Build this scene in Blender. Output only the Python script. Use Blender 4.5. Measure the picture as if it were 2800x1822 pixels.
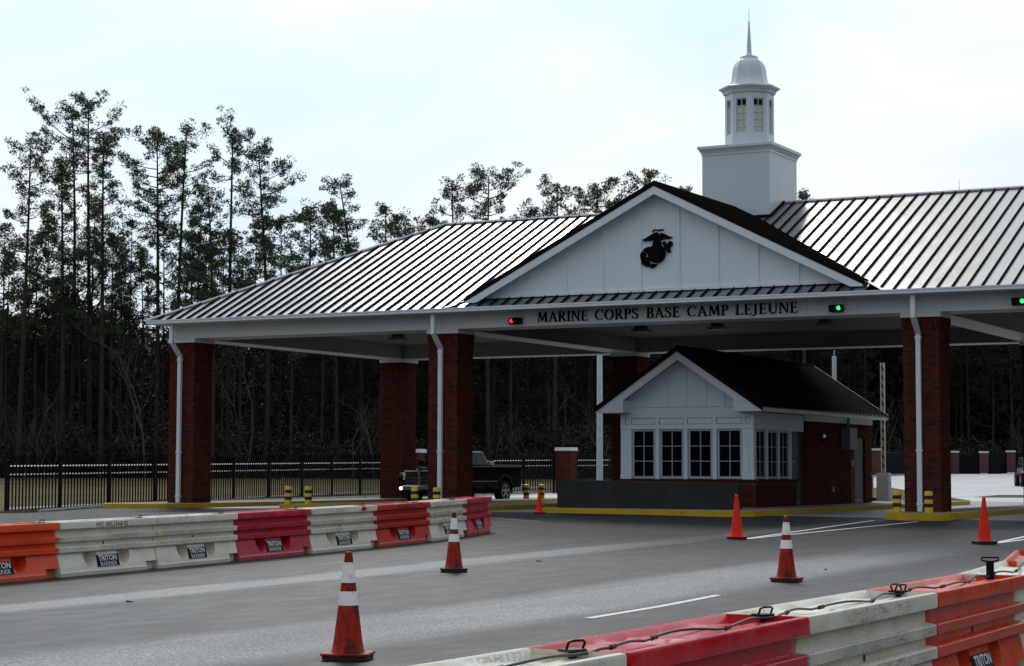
import bpy, bmesh, math, random
import numpy as np
from mathutils import Vector, Matrix
PI = math.pi
for o in list(bpy.data.objects):
    bpy.data.objects.remove(o)
SC = bpy.context.scene
COL = SC.collection

# ------------------------------------------------------------------ camera
CAM = (30.1906, -53.0214, 1.2165)
RGT = (0.88247453, 0.47035201, 0.00277262)
UPV = (0.03029655, -0.06272286, 0.99757103)
FWD = (-0.46938345, 0.88024703, 0.06960137)
cd = bpy.data.cameras.new('camera')
cd.sensor_width = 36.0
cd.lens = 69.65
cd.clip_start = 0.1
cd.clip_end = 3000
cam = bpy.data.objects.new('camera', cd)
cam.matrix_world = Matrix(((RGT[0], UPV[0], -FWD[0], CAM[0]), (RGT[1], UPV[1], -FWD[1], CAM[1]),
                           (RGT[2], UPV[2], -FWD[2], CAM[2]), (0, 0, 0, 1)))
COL.objects.link(cam)
SC.camera = cam

# ------------------------------------------------------------------ world
SUN_EL = math.radians(42)
SUN_AZ = math.radians(-34)      # from +Y towards +X
SUN_DIR = Vector((math.sin(SUN_AZ) * math.cos(SUN_EL), math.cos(SUN_AZ) * math.cos(SUN_EL), math.sin(SUN_EL)))
wd = bpy.data.worlds.new('World')
SC.world = wd
wd.use_nodes = True
nt = wd.node_tree
nt.nodes.clear()
def N(t, **k):
    n = nt.nodes.new(t)
    for a, b in k.items():
        setattr(n, a, b)
    return n
sky = N('ShaderNodeTexSky', sky_type='NISHITA', sun_disc=False, sun_elevation=SUN_EL, sun_rotation=SUN_AZ,
        air_density=1.0, dust_density=2.0, ozone_density=1.0)
tc = N('ShaderNodeTexCoord')
mp = N('ShaderNodeMapping')
mp.inputs['Scale'].default_value = (1.0, 1.0, 3.6)
nz = N('ShaderNodeTexNoise')
nz.inputs['Scale'].default_value = 2.1
nz.inputs['Detail'].default_value = 5
nz.inputs['Roughness'].default_value = 0.52
nz.inputs['Distortion'].default_value = 0.4
rp = N('ShaderNodeValToRGB')
rp.color_ramp.elements[0].position = 0.38
rp.color_ramp.elements[0].color = (7.5, 9.3, 10.8, 1)
rp.color_ramp.elements[1].position = 0.66
rp.color_ramp.elements[1].color = (10.9, 10.95, 11.0, 1)
mx = N('ShaderNodeMix', data_type='RGBA')
mx.inputs[0].default_value = 0.90
bg = N('ShaderNodeBackground')
bg.inputs['Strength'].default_value = 0.103
wo = N('ShaderNodeOutputWorld')
L = nt.links.new
# thin cloud scatters forward: brighter towards the veiled sun, dimmer away from it
dp = N('ShaderNodeVectorMath', operation='DOT_PRODUCT')
dp.inputs[1].default_value = SUN_DIR
mr = N('ShaderNodeMapRange')
mr.inputs['From Min'].default_value = -0.75
mr.inputs['From Max'].default_value = 1.0
mr.inputs['To Min'].default_value = 0.52
mr.inputs['To Max'].default_value = 1.05
sc_ = N('ShaderNodeVectorMath', operation='SCALE')
L(tc.outputs['Generated'], dp.inputs[0])
L(dp.outputs['Value'], mr.inputs['Value'])
L(tc.outputs['Generated'], mp.inputs[0])
L(mp.outputs[0], nz.inputs['Vector'])
L(nz.outputs['Fac'], rp.inputs[0])
L(sky.outputs[0], mx.inputs[6])
L(rp.outputs[0], sc_.inputs[0])
# aureole of the sun behind the cloud
au = N('ShaderNodeMath', operation='MAXIMUM')
au.inputs[1].default_value = 0.0
L(dp.outputs['Value'], au.inputs[0])
ap_ = N('ShaderNodeMath', operation='POWER')
ap_.inputs[1].default_value = 11.0
L(au.outputs[0], ap_.inputs[0])
am = N('ShaderNodeMath', operation='MULTIPLY_ADD')
am.inputs[1].default_value = 1.05
L(ap_.outputs[0], am.inputs[0])
L(mr.outputs[0], am.inputs[2])
L(am.outputs[0], sc_.inputs['Scale'])
L(sc_.outputs[0], mx.inputs[7])
L(mx.outputs[2], bg.inputs[0])
L(bg.outputs[0], wo.inputs[0])

sd = bpy.data.lights.new('sun', 'SUN')
sd.energy = 1.35
sd.angle = math.radians(12)
sd.color = (1.0, 0.965, 0.92)
sun = bpy.data.objects.new('sun', sd)
sun.rotation_euler = SUN_DIR.to_track_quat('Z', 'Y').to_euler()
sun.location = (0, 60, 80)
COL.objects.link(sun)
SC.view_settings.view_transform = 'Standard'
SC.view_settings.look = 'None'
SC.view_settings.exposure = -0.22
SC.view_settings.gamma = 1.0
SC.view_settings.use_curve_mapping = False
try:
    SC.cycles.max_bounces = 6
    SC.cycles.diffuse_bounces = 3
    SC.cycles.caustics_reflective = False
    SC.cycles.caustics_refractive = False
except Exception:
    pass

# ------------------------------------------------------------------ materials
class MT:
    """small node-material builder"""
    def __init__(s, name):
        s.m = bpy.data.materials.new(name)
        s.m.use_nodes = True
        s.t = s.m.node_tree
        s.t.nodes.clear()
        s.o = s.t.nodes.new('ShaderNodeOutputMaterial')
        s.p = s.t.nodes.new('ShaderNodeBsdfPrincipled')
        s.t.links.new(s.p.outputs[0], s.o.inputs[0])
    def n(s, t, **k):
        x = s.t.nodes.new(t)
        for a, b in k.items():
            if a in ('s',):
                continue
            setattr(x, a, b)
        return x
    def l(s, a, b):
        s.t.links.new(a, b)
    def coord(s, scale=(1, 1, 1), kind='Object', rot=(0, 0, 0)):
        c = s.n('ShaderNodeTexCoord')
        m = s.n('ShaderNodeMapping')
        m.inputs['Scale'].default_value = scale
        m.inputs['Rotation'].default_value = rot
        s.l(c.outputs[kind], m.inputs[0])
        return m.outputs[0]
    def noise(s, vec, scale=5, detail=4, rough=0.55, dist=0.0):
        x = s.n('ShaderNodeTexNoise')
        x.inputs['Scale'].default_value = scale
        x.inputs['Detail'].default_value = detail
        x.inputs['Roughness'].default_value = rough
        x.inputs['Distortion'].default_value = dist
        s.l(vec, x.inputs['Vector'])
        return x.outputs['Fac']
    def ramp(s, fac, pts):
        r = s.n('ShaderNodeValToRGB')
        e = r.color_ramp.elements
        e[0].position, e[0].color = pts[0][0], (*c3(pts[0][1]), 1)
        e[1].position, e[1].color = pts[1][0], (*c3(pts[1][1]), 1)
        for p, c in pts[2:]:
            q = e.new(p)
            q.color = (*c3(c), 1)
        s.l(fac, r.inputs[0])
        return r.outputs[0]
    def mix(s, fac, a, b, mode='MIX'):
        x = s.n('ShaderNodeMix', data_type='RGBA', blend_type=mode)
        for v, i in ((fac, 0), (a, 6), (b, 7)):
            if hasattr(v, 'links') or hasattr(v, 'is_linked'):
                s.l(v, x.inputs[i])
            elif i == 0:
                x.inputs[0].default_value = v
            else:
                x.inputs[i].default_value = (*c3(v), 1)
        return x.outputs[2]
    def bump(s, h, strength=0.3, dist=0.01):
        b = s.n('ShaderNodeBump')
        b.inputs['Strength'].default_value = strength
        b.inputs['Distance'].default_value = dist
        s.l(h, b.inputs['Height'])
        s.l(b.outputs[0], s.p.inputs['Normal'])
    def math(s, op, a, b=None):
        x = s.n('ShaderNodeMath', operation=op)
        for v, i in ((a, 0), (b, 1)):
            if v is None:
                continue
            if isinstance(v, (int, float)):
                x.inputs[i].default_value = v
            else:
                s.l(v, x.inputs[i])
        return x.outputs[0]
    def set(s, **k):
        for a, b in k.items():
            i = s.p.inputs[a]
            if hasattr(b, 'is_linked'):
                s.l(b, i)
            elif isinstance(b, tuple):
                i.default_value = (*b, 1) if len(b) == 3 else b
            else:
                i.default_value = b
        return s
def c3(c):
    return (c, c, c) if isinstance(c, (int, float)) else tuple(c)[:3]

MATS = {}
def simple(name, col, rough=0.5, metal=0.0, var=0.12, vscale=3.0, bump=0.0, bscale=40, spec=0.5, fine=None):
    m = MT(name)
    v = m.coord()
    f = m.noise(v, vscale, 5, 0.6)
    lo = tuple(c * (1 - var) for c in c3(col))
    hi = tuple(min(1, c * (1 + var)) for c in c3(col))
    cc = m.ramp(f, [(0.3, lo), (0.7, hi)])
    if fine:
        f2 = m.noise(v, fine[0], 3, 0.6)
        cc = m.mix(m.ramp(f2, [(fine[1], 0.0), (fine[1] + 0.12, 1.0)]), cc, fine[2])
    m.set(**{'Base Color': cc, 'Roughness': rough, 'Metallic': metal, 'Specular IOR Level': spec})
    if bump:
        m.bump(m.noise(v, bscale, 4, 0.6), bump, 0.01)
    MATS[name] = m.m
    return m.m

def emis(name, col, st):
    m = MT(name)
    m.set(**{'Base Color': tuple(c3(col)), 'Emission Color': (*c3(col), 1), 'Emission Strength': st, 'Roughness': 0.3})
    MATS[name] = m.m
    return m.m

simple('white_paint', (0.74, 0.80, 0.86), 0.5, var=0.035, vscale=1.3, bump=0.05, bscale=18, spec=0.35)
simple('white_metal', (0.74, 0.79, 0.84), 0.4, var=0.05, vscale=2.5, spec=0.4)
simple('cupola_paint', (0.60, 0.655, 0.705), 0.33, var=0.03, vscale=1.0, spec=0.5)
simple('beam_shaded', (0.30, 0.30, 0.30), 0.6, var=0.05, spec=0.2)  # white beam paint darkened, the shade under the canopy put into its colour
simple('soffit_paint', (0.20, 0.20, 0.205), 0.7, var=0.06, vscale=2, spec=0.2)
simple('frame_grey', (0.42, 0.47, 0.55), 0.5, var=0.05)
simple('muntin_grey', (0.36, 0.38, 0.43), 0.5, var=0.05)
simple('mortar', (0.115, 0.088, 0.078), 0.95, var=0.15, bump=0.3, bscale=60, spec=0.1)
for i, c in enumerate(((0.108, 0.026, 0.018), (0.078, 0.021, 0.015), (0.025, 0.023, 0.021))):
    simple('brick_%s' % ('red', 'deep_red', 'charcoal')[i], c, 0.92, var=0.22, vscale=9, bump=0.4, bscale=70, spec=0.04)
simple('concrete_dark', (0.030, 0.031, 0.032), 0.85, var=0.22, vscale=1.6, bump=0.25, bscale=25, spec=0.2)
simple('concrete_pale', (0.36, 0.37, 0.38), 0.8, var=0.12, vscale=2, bump=0.15, bscale=30, spec=0.3)
simple('island_top', (0.19, 0.187, 0.178), 0.8, var=0.15, vscale=1.5, bump=0.2, bscale=40, spec=0.3)
simple('kerb_yellow', (0.54, 0.34, 0.010), 0.55, var=0.12, vscale=3, bump=0.15, bscale=20, spec=0.4, fine=(5, 0.63, (0.16, 0.10, 0.02)))
simple('bollard_yellow', (0.72, 0.47, 0.014), 0.4, var=0.10, vscale=7, spec=0.5, fine=(14, 0.66, (0.24, 0.15, 0.02)))
simple('bollard_black', (0.012, 0.012, 0.013), 0.5, var=0.2)
simple('black_metal', (0.004, 0.004, 0.005), 0.5, var=0.2, spec=0.15)
simple('sign_black', (0.006, 0.006, 0.008), 0.8, var=0.2, spec=0.05)
simple('rubber_black', (0.012, 0.012, 0.013), 0.6, var=0.3, bump=0.2)
simple('cable_grey', (0.05, 0.055, 0.065), 0.4, metal=0.5, var=0.2, bump=0.5, bscale=160)
simple('rusty_steel', (0.05, 0.03, 0.022), 0.55, metal=0.4, var=0.4, vscale=20, bump=0.4, bscale=60)
simple('door_grey', (0.055, 0.057, 0.062), 0.5, var=0.05)
simple('box_grey', (0.16, 0.17, 0.18), 0.4, var=0.05)
simple('cabinet_white', (0.42, 0.41, 0.39), 0.5, var=0.08, vscale=4)
simple('light_pole', (0.36, 0.39, 0.42), 0.5, metal=0.2, var=0.12, vscale=2)
simple('cap_stone', (0.62, 0.63, 0.63), 0.8, var=0.08)
simple('truck_black', (0.002, 0.002, 0.0025), 0.10, var=0.1, spec=0.16)
simple('chrome', (0.55, 0.57, 0.6), 0.14, metal=1.0, var=0.05)
simple('dull_chrome', (0.22, 0.23, 0.25), 0.3, metal=0.9, var=0.1)
simple('flare_black', (0.003, 0.003, 0.003), 0.5, spec=0.1)
simple('tyre', (0.009, 0.009, 0.01), 0.75, var=0.2, spec=0.2)
simple('jeep_silver', (0.12, 0.125, 0.14), 0.35, metal=0.4, var=0.1)
simple('pine_bark', (0.045, 0.034, 0.029), 0.95, var=0.35, vscale=1.2, bump=0.6, bscale=9, spec=0.1)
simple('pale_bark', (0.085, 0.078, 0.072), 0.95, var=0.3, vscale=2, spec=0.1)
simple('straw', (0.25, 0.21, 0.12), 0.95, var=0.3, vscale=3)
simple('plate_black', (0.012, 0.013, 0.016), 0.6, var=0.2, spec=0.1)
simple('plate_white', (0.60, 0.62, 0.66), 0.5, var=0.1, vscale=30)
simple('ink_black', (0.02, 0.02, 0.022), 0.7, var=0.4, vscale=30)
simple('brass', (0.35, 0.25, 0.06), 0.4, metal=0.8)
simple('lantern_blind', (0.62, 0.60, 0.50), 0.7, var=0.10, vscale=11, bump=0.5, bscale=10)
simple('fixture', (0.20, 0.20, 0.21), 0.5, var=0.1)
simple('screen_cloth', (0.010, 0.011, 0.016), 0.9, var=0.25, vscale=0.6, spec=0.1)
emis('red_lamp', (1.0, 0.02, 0.05), 2.2)
emis('green_lamp', (0.05, 1.0, 0.30), 1.6)
emis('head_lamp', (1.0, 1.0, 0.82), 3.0)
emis('amber_lamp', (1.0, 0.22, 0.03), 1.1)

def foliage(name, a, b):
    m = MT(name)
    g = m.n('ShaderNodeNewGeometry')
    c = m.ramp(g.outputs['Random Per Island'], [(0.0, a), (1.0, b)])
    m.set(**{'Base Color': c, 'Roughness': 0.75, 'Specular IOR Level': 0.15})
    MATS[name] = m.m
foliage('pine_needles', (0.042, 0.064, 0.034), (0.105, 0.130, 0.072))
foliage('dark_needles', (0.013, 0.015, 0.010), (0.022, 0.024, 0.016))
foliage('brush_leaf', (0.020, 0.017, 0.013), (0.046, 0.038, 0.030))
foliage('grass_blade', (0.07, 0.085, 0.025), (0.24, 0.20, 0.10))

def glass(name, col, rough=0.05, spec=0.8):
    m = MT(name)
    m.set(**{'Base Color': col, 'Roughness': rough, 'Specular IOR Level': spec})
    MATS[name] = m.m
glass('window_glass', (0.003, 0.005, 0.009), 0.08, 0.12)
glass('car_glass', (0.006, 0.008, 0.010), 0.08, 0.15)
glass('clear_lens', (0.35, 0.37, 0.4), 0.1, 1.0)

# metal roofing: dark bronze, lightly striated
def roofing():
    m = MT('roof_metal')
    c = m.coord()
    w = m.noise(c, 1.2, 4, 0.6)
    col = m.ramp(w, [(0.3, (0.075, 0.076, 0.080)), (0.7, (0.095, 0.096, 0.100))])
    m.set(**{'Base Color': col, 'Metallic': 0.0, 'Roughness': 0.2, 'Specular IOR Level': 0.9, 'IOR': 1.9})
    f2 = m.noise(m.coord((0.6, 0.05, 0.6)), 9, 3, 0.5)
    st_ = m.noise(m.coord((1.0, 0.25, 1.0)), 2.0, 4, 0.6)
    m.p.inputs['Roughness'].default_value = 0.2
    m.l(m.ramp(st_, [(0.3, 0.18), (0.7, 0.32)]), m.p.inputs['Roughness'])
    m.bump(f2, 0.16, 0.02)
    MATS['roof_metal'] = m.m
    m = MT('kiosk_roof_shaded')
    m.set(**{'Base Color': (0.016, 0.0155, 0.016), 'Roughness': 0.5, 'Specular IOR Level': 0.15})  # same bronze roofing as the canopy, shade under it put into the colour
    MATS['kiosk_roof_shaded'] = m.m
    m = MT('rib_metal')
    m.set(**{'Base Color': (0.012, 0.011, 0.011), 'Metallic': 0.0, 'Roughness': 0.8, 'Specular IOR Level': 0.02})
    MATS['rib_metal'] = m.m
    m = MT('ridge_metal')
    m.set(**{'Base Color': (0.55, 0.56, 0.58), 'Metallic': 0.6, 'Roughness': 0.3, 'Specular IOR Level': 0.9})
    MATS['ridge_metal'] = m.m
roofing()

# asphalt: fine aggregate, polished lane strips with painted sky sheen, joints, stains
def asphalt():
    m = MT('asphalt')
    v = m.coord()
    sep = m.n('ShaderNodeSeparateXYZ')
    m.l(v, sep.inputs[0])
    X, Y = sep.outputs[0], sep.outputs[1]
    wob = m.noise(m.coord((0.6, 0.16, 1)), 1.2, 4, 0.6)
    xw = m.math('ADD', X, m.math('MULTIPLY', m.math('SUBTRACT', wob, 0.5), 0.9))
    big = m.noise(m.coord((1.0, 0.10, 1)), 0.8, 5, 0.62)
    fine = m.noise(v, 26, 6, 0.85)
    mid = m.noise(m.coord((1.0, 0.35, 1)), 3.2, 5, 0.65)
    base = m.ramp(big, [(0.28, (0.020, 0.020, 0.0215)), (0.75, (0.050, 0.050, 0.0525))])
    base = m.mix(m.math('MULTIPLY', m.ramp(mid, [(0.45, 0.0), (0.75, 1.0)]), 0.35), base, (0.070, 0.070, 0.072))
    def strip(x0, hw, soft):
        d = m.math('ABSOLUTE', m.math('SUBTRACT', xw, x0))
        r = m.n('ShaderNodeMapRange', interpolation_type='SMOOTHSTEP')
        r.inputs['From Min'].default_value = hw + soft
        r.inputs['From Max'].default_value = hw
        m.l(d, r.inputs['Value'])
        return r.outputs[0]
    s1 = strip(14.05, 0.24, 0.34)
    s2 = strip(19.35, 0.55, 0.85)
    s3 = strip(22.6, 0.5, 0.6)
    s = m.math('MAXIMUM', m.math('MAXIMUM', s1, s2), m.math('MULTIPLY', s3, 0.5))
    s = m.math('MULTIPLY', m.math('MULTIPLY', s, m.ramp(mid, [(0.25, 0.6), (0.6, 1.0)])), m.ramp(m.noise(m.coord((0.3, 0.09, 1)), 1.3, 3, 0.6), [(0.32, 0.55), (0.52, 1.0)]))
    base = m.mix(m.math('MULTIPLY', s, 0.85), base, (0.26, 0.263, 0.27))  # pale strip colour carries the sky's reflection on the polished lanes
    grit = m.ramp(fine, [(0.34, 0.15), (0.64, 1.7)])
    base = m.mix(1.0, base, grit, 'MULTIPLY')
    gr2 = m.noise(v, 75, 2, 0.5)
    base = m.mix(1.0, base, m.ramp(gr2, [(0.40, 0.35), (0.60, 1.7)]), 'MULTIPLY')
    spk = m.noise(v, 21, 2, 0.5)
    base = m.mix(m.ramp(spk, [(0.742, 0.0), (0.765, 0.7)]), base, (0.36, 0.36, 0.36))
    spk2 = m.noise(m.coord((1, 1, 1), rot=(0, 0, 1)), 17, 2, 0.5)
    base = m.mix(m.ramp(spk2, [(0.255, 0.8), (0.275, 0.0)]), base, (0.02, 0.02, 0.02))
    # paving joints
    jw = m.math('ADD', X, m.math('MULTIPLY', m.math('SUBTRACT', m.noise(m.coord((0.4, 0.4, 1)), 2.0, 3), 0.5), 0.10))
    j = None
    for x0 in (14.42, 18.62, 11.9, 22.4):
        d = m.math('LESS_THAN', m.math('ABSOLUTE', m.math('SUBTRACT', jw, x0)), 0.011)
        j = d if j is None else m.math('MAXIMUM', j, d)
    base = m.mix(m.math('MULTIPLY', j, 0.75), base, (0.02, 0.02, 0.021))
    # darker new paving in front of the gate, canopy shade and dark reflections painted in
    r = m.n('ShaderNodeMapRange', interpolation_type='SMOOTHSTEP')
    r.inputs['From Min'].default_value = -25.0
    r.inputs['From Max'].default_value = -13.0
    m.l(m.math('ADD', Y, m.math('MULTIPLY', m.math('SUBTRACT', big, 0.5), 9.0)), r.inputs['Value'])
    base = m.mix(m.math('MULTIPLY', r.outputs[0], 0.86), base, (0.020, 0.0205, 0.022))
    rough = m.ramp(mid, [(0.3, 0.46), (0.7, 0.62)])
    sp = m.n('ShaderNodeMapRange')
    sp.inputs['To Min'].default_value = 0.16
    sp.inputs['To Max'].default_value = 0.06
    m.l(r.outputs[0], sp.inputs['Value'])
    m.set(**{'Base Color': base, 'Roughness': rough, 'Specular IOR Level': sp.outputs[0]})
    m.bump(m.math('ADD', m.noise(v, 90, 3, 0.8), m.math('MULTIPLY', mid, 0.3)), 0.55, 0.006)
    MATS['asphalt'] = m.m
asphalt()

def concrete_road(name='concrete_road', k=1.0):
    m = MT(name)
    v = m.coord()
    big = m.noise(m.coord((1.0, 0.12, 1)), 0.7, 5, 0.6)
    base = m.ramp(big, [(0.3, (0.36 * k, 0.365 * k, 0.37 * k)), (0.7, (0.52 * k, 0.525 * k, 0.53 * k))])
    fine = m.noise(v, 30, 3, 0.7)
    base = m.mix(1.0, base, m.ramp(fine, [(0.3, 0.8), (0.65, 1.1)]), 'MULTIPLY')
    m.set(**{'Base Color': base, 'Roughness': 0.55, 'Specular IOR Level': 0.4})
    MATS[name] = m.m
concrete_road()
concrete_road('concrete_shaded', 0.42)  # same concrete, darkened to paint in the shade under the canopy

def grassland():
    m = MT('grass_ground')
    v = m.coord()
    a = m.noise(v, 0.22, 5, 0.65)
    b = m.noise(v, 3.5, 5, 0.7)
    c = m.ramp(a, [(0.3, (0.060, 0.072, 0.018)), (0.52, (0.135, 0.105, 0.045)), (0.72, (0.17, 0.115, 0.06))])
    c = m.mix(1.0, c, m.ramp(b, [(0.3, 0.6), (0.7, 1.25)]), 'MULTIPLY')
    m.set(**{'Base Color': c, 'Roughness': 0.95, 'Specular IOR Level': 0.1})
    m.bump(b, 0.6, 0.05)
    MATS['grass_ground'] = m.m
    m = MT('gravel_verge')
    v = m.coord()
    b = m.noise(v, 14, 5, 0.75)
    g = m.noise(v, 0.9, 4, 0.6)
    c = m.ramp(b, [(0.3, 0.10), (0.7, 0.34)])
    c = m.mix(m.ramp(g, [(0.52, 0.0), (0.62, 1.0)]), c, (0.085, 0.10, 0.03))
    m.set(**{'Base Color': c, 'Roughness': 0.95, 'Specular IOR Level': 0.1})
    m.bump(b, 0.5, 0.02)
    MATS['gravel_verge'] = m.m
    m = MT('line_paint')
    v = m.coord()
    b = m.noise(v, 26, 4, 0.7)
    c = m.ramp(b, [(0.36, (0.30, 0.31, 0.31)), (0.50, (0.66, 0.70, 0.71))])
    m.set(**{'Base Color': c, 'Roughness': 0.6})
    MATS['line_paint'] = m.m
    m = MT('line_yellow')
    m.set(**{'Base Color': (0.42, 0.22, 0.06), 'Roughness': 0.7})
    MATS['line_yellow'] = m.m
grassland()

# moulded barrier plastic: base tone, scuffs along the rails, grime, yellowed stains
def plastic(name, col, scuff, stain, scuffamt, rough=0.42):
    m = MT(name)
    v = m.coord()
    sep = m.n('ShaderNodeSeparateXYZ')
    m.l(v, sep.inputs[0])
    oi = m.n('ShaderNodeObjectInfo')
    off = m.n('ShaderNodeVectorMath', operation='ADD')
    comb = m.n('ShaderNodeCombineXYZ')
    m.l(m.math('MULTIPLY', oi.outputs['Random'], 40.0), comb.inputs[1])
    m.l(v, off.inputs[0])
    m.l(comb.outputs[0], off.inputs[1])
    vv = off.outputs[0]
    mm = m.n('ShaderNodeMapping')
    mm.inputs['Scale'].default_value = (1.0, 0.7, 1.0)
    m.l(vv, mm.inputs[0])
    f = m.noise(mm.outputs[0], 2.6, 5, 0.6)
    lo = tuple(c * 0.86 for c in col)
    cc = m.ramp(f, [(0.3, lo), (0.7, col)])
    # yellow/brown weathering
    st = m.noise(mm.outputs[0], 5.5, 5, 0.7)
    cc = m.mix(m.math('MULTIPLY', m.ramp(st, [(0.44, 0.0), (0.74, 1.0)]), 0.75), cc, stain)
    # diagonal rubbing marks, only on the proud rails
    m2 = m.n('ShaderNodeMapping')
    m2.inputs['Rotation'].default_value = (0.75, 0, 0)
    m2.inputs['Scale'].default_value = (1, 1.6, 9.0)
    m.l(vv, m2.inputs[0])
    sc = m.noise(m2.outputs[0], 6.5, 4, 0.7, 0.3)
    big = m.noise(vv, 1.6, 2, 0.5)
    z = sep.outputs[2]
    rail = None
    for a, b in ((0.345, 0.425), (0.495, 0.58), (0.685, 0.785)):
        q = m.math('MULTIPLY', m.math('GREATER_THAN', z, a), m.math('LESS_THAN', z, b))
        rail = q if rail is None else m.math('MAXIMUM', rail, q)
    wv = m.n('ShaderNodeTexWave', wave_type='BANDS', bands_direction='Y', wave_profile='SIN')
    wv.inputs['Scale'].default_value = 7.0
    wv.inputs['Distortion'].default_value = 5.0
    wv.inputs['Detail'].default_value = 2.0
    m3 = m.n('ShaderNodeMapping')
    m3.inputs['Rotation'].default_value = (0.62, 0, 0)
    m.l(vv, m3.inputs[0])
    m.l(m3.outputs[0], wv.inputs['Vector'])
    hatch = m.math('MULTIPLY', m.ramp(wv.outputs['Fac'], [(0.5, 0.0), (0.95, 0.42)]), m.ramp(big, [(0.42, 0.0), (0.62, 1.0)]))
    mk = m.math('MULTIPLY', m.ramp(sc, [(0.50, 0.0), (0.66, 0.9)]), m.ramp(big, [(0.42, 0.0), (0.60, 1.0)]))
    mk = m.math('MAXIMUM', mk, hatch)
    mk = m.math('MULTIPLY', m.math('MULTIPLY', mk, rail), scuffamt)
    mid2 = m.math('MULTIPLY', m.math('GREATER_THAN', z, 0.495), m.math('LESS_THAN', z, 0.58))
    cc = m.mix(m.math('MULTIPLY', m.math('MULTIPLY', mid2, m.ramp(big, [(0.3, 0.4), (0.55, 1.0)])), 0.62 * scuffamt), cc, tuple(0.5 * a + 0.5 * b for a, b in zip(scuff, col)))
    cc = m.mix(mk, cc, scuff)
    # dust near the ground
    lowd = m.n('ShaderNodeMapRange')
    lowd.inputs['From Min'].default_value = 0.16
    lowd.inputs['From Max'].default_value = 0.0
    m.l(z, lowd.inputs['Value'])
    cc = m.mix(m.math('MULTIPLY', lowd.outputs[0], 0.35), cc, (0.22, 0.19, 0.15))
    m.set(**{'Base Color': cc, 'Roughness': m.ramp(st, [(0.3, rough - 0.1), (0.7, rough + 0.10)]), 'Specular IOR Level': 0.35,
             'Subsurface Weight': 0.0})
    m.bump(m.noise(vv, 9, 4, 0.6), 0.25, 0.01)
    MATS[name] = m.m
plastic('plastic_white', (0.80, 0.77, 0.67), (0.11, 0.115, 0.13), (0.64, 0.49, 0.27), 1.0, 0.30)
plastic('plastic_pink', (0.56, 0.018, 0.045), (0.08, 0.008, 0.018), (0.48, 0.05, 0.09), 0.7, 0.30)
plastic('plastic_crimson', (0.62, 0.012, 0.024), (0.16, 0.008, 0.014), (0.60, 0.04, 0.05), 0.5, 0.24)
plastic('plastic_red', (0.56, 0.022, 0.014), (0.10, 0.015, 0.015), (0.48, 0.08, 0.06), 0.65, 0.4)
plastic('plastic_orange', (0.85, 0.075, 0.005), (0.20, 0.02, 0.008), (0.60, 0.09, 0.02), 0.6, 0.42)
plastic('plastic_coral', (0.74, 0.060, 0.012), (0.22, 0.04, 0.025), (0.56, 0.12, 0.06), 0.8, 0.30)

def cone_mat(name, col, dirt, amt):
    m = MT(name)
    v = m.coord()
    a = m.noise(m.coord((1, 1, 0.5)), 5.5, 6, 0.72, 0.3)
    b = m.noise(v, 24, 4, 0.7)
    f = m.math('ADD', m.math('MULTIPLY', a, 0.75), m.math('MULTIPLY', b, 0.25))
    c = m.mix(m.math('MULTIPLY', m.ramp(f, [(0.44, 0.0), (0.58, 1.0)]), amt), col, dirt)
    m.set(**{'Base Color': c, 'Roughness': 0.38, 'Specular IOR Level': 0.16})
    m.bump(b, 0.2, 0.004)
    MATS[name] = m.m
cone_mat('cone_dirty', (0.46, 0.024, 0.010), (0.035, 0.012, 0.010), 0.92)
cone_mat('cone_clean', (0.88, 0.030, 0.010), (0.55, 0.03, 0.015), 0.4)
def collar():
    m = MT('reflective_collar')
    v = m.coord()
    a = m.noise(v, 16, 5, 0.7)
    c = m.ramp(a, [(0.30, (0.50, 0.48, 0.45)), (0.45, (0.95, 0.95, 0.94))])
    m.set(**{'Base Color': c, 'Roughness': 0.3, 'Metallic': 0.0, 'Specular IOR Level': 1.0})
    m.bump(m.noise(v, 30, 4, 0.7, 1.0), 0.35, 0.006)
    MATS['reflective_collar'] = m.m
collar()

def stripes():
    m = MT('arm_stripes')
    v = m.coord()
    sep = m.n('ShaderNodeSeparateXYZ')
    m.l(v, sep.inputs[0])
    t = m.math('ADD', sep.outputs[2], m.math('MULTIPLY', sep.outputs[0], 1.6))
    fr = m.math('FRACT', m.math('MULTIPLY', t, 3.0))
    c = m.mix(m.math('GREATER_THAN', fr, 0.5), (0.5, 0.30, 0.02), (0.015, 0.015, 0.015))
    m.set(**{'Base Color': c, 'Roughness': 0.5})
    MATS['arm_stripes'] = m.m
stripes()

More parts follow.
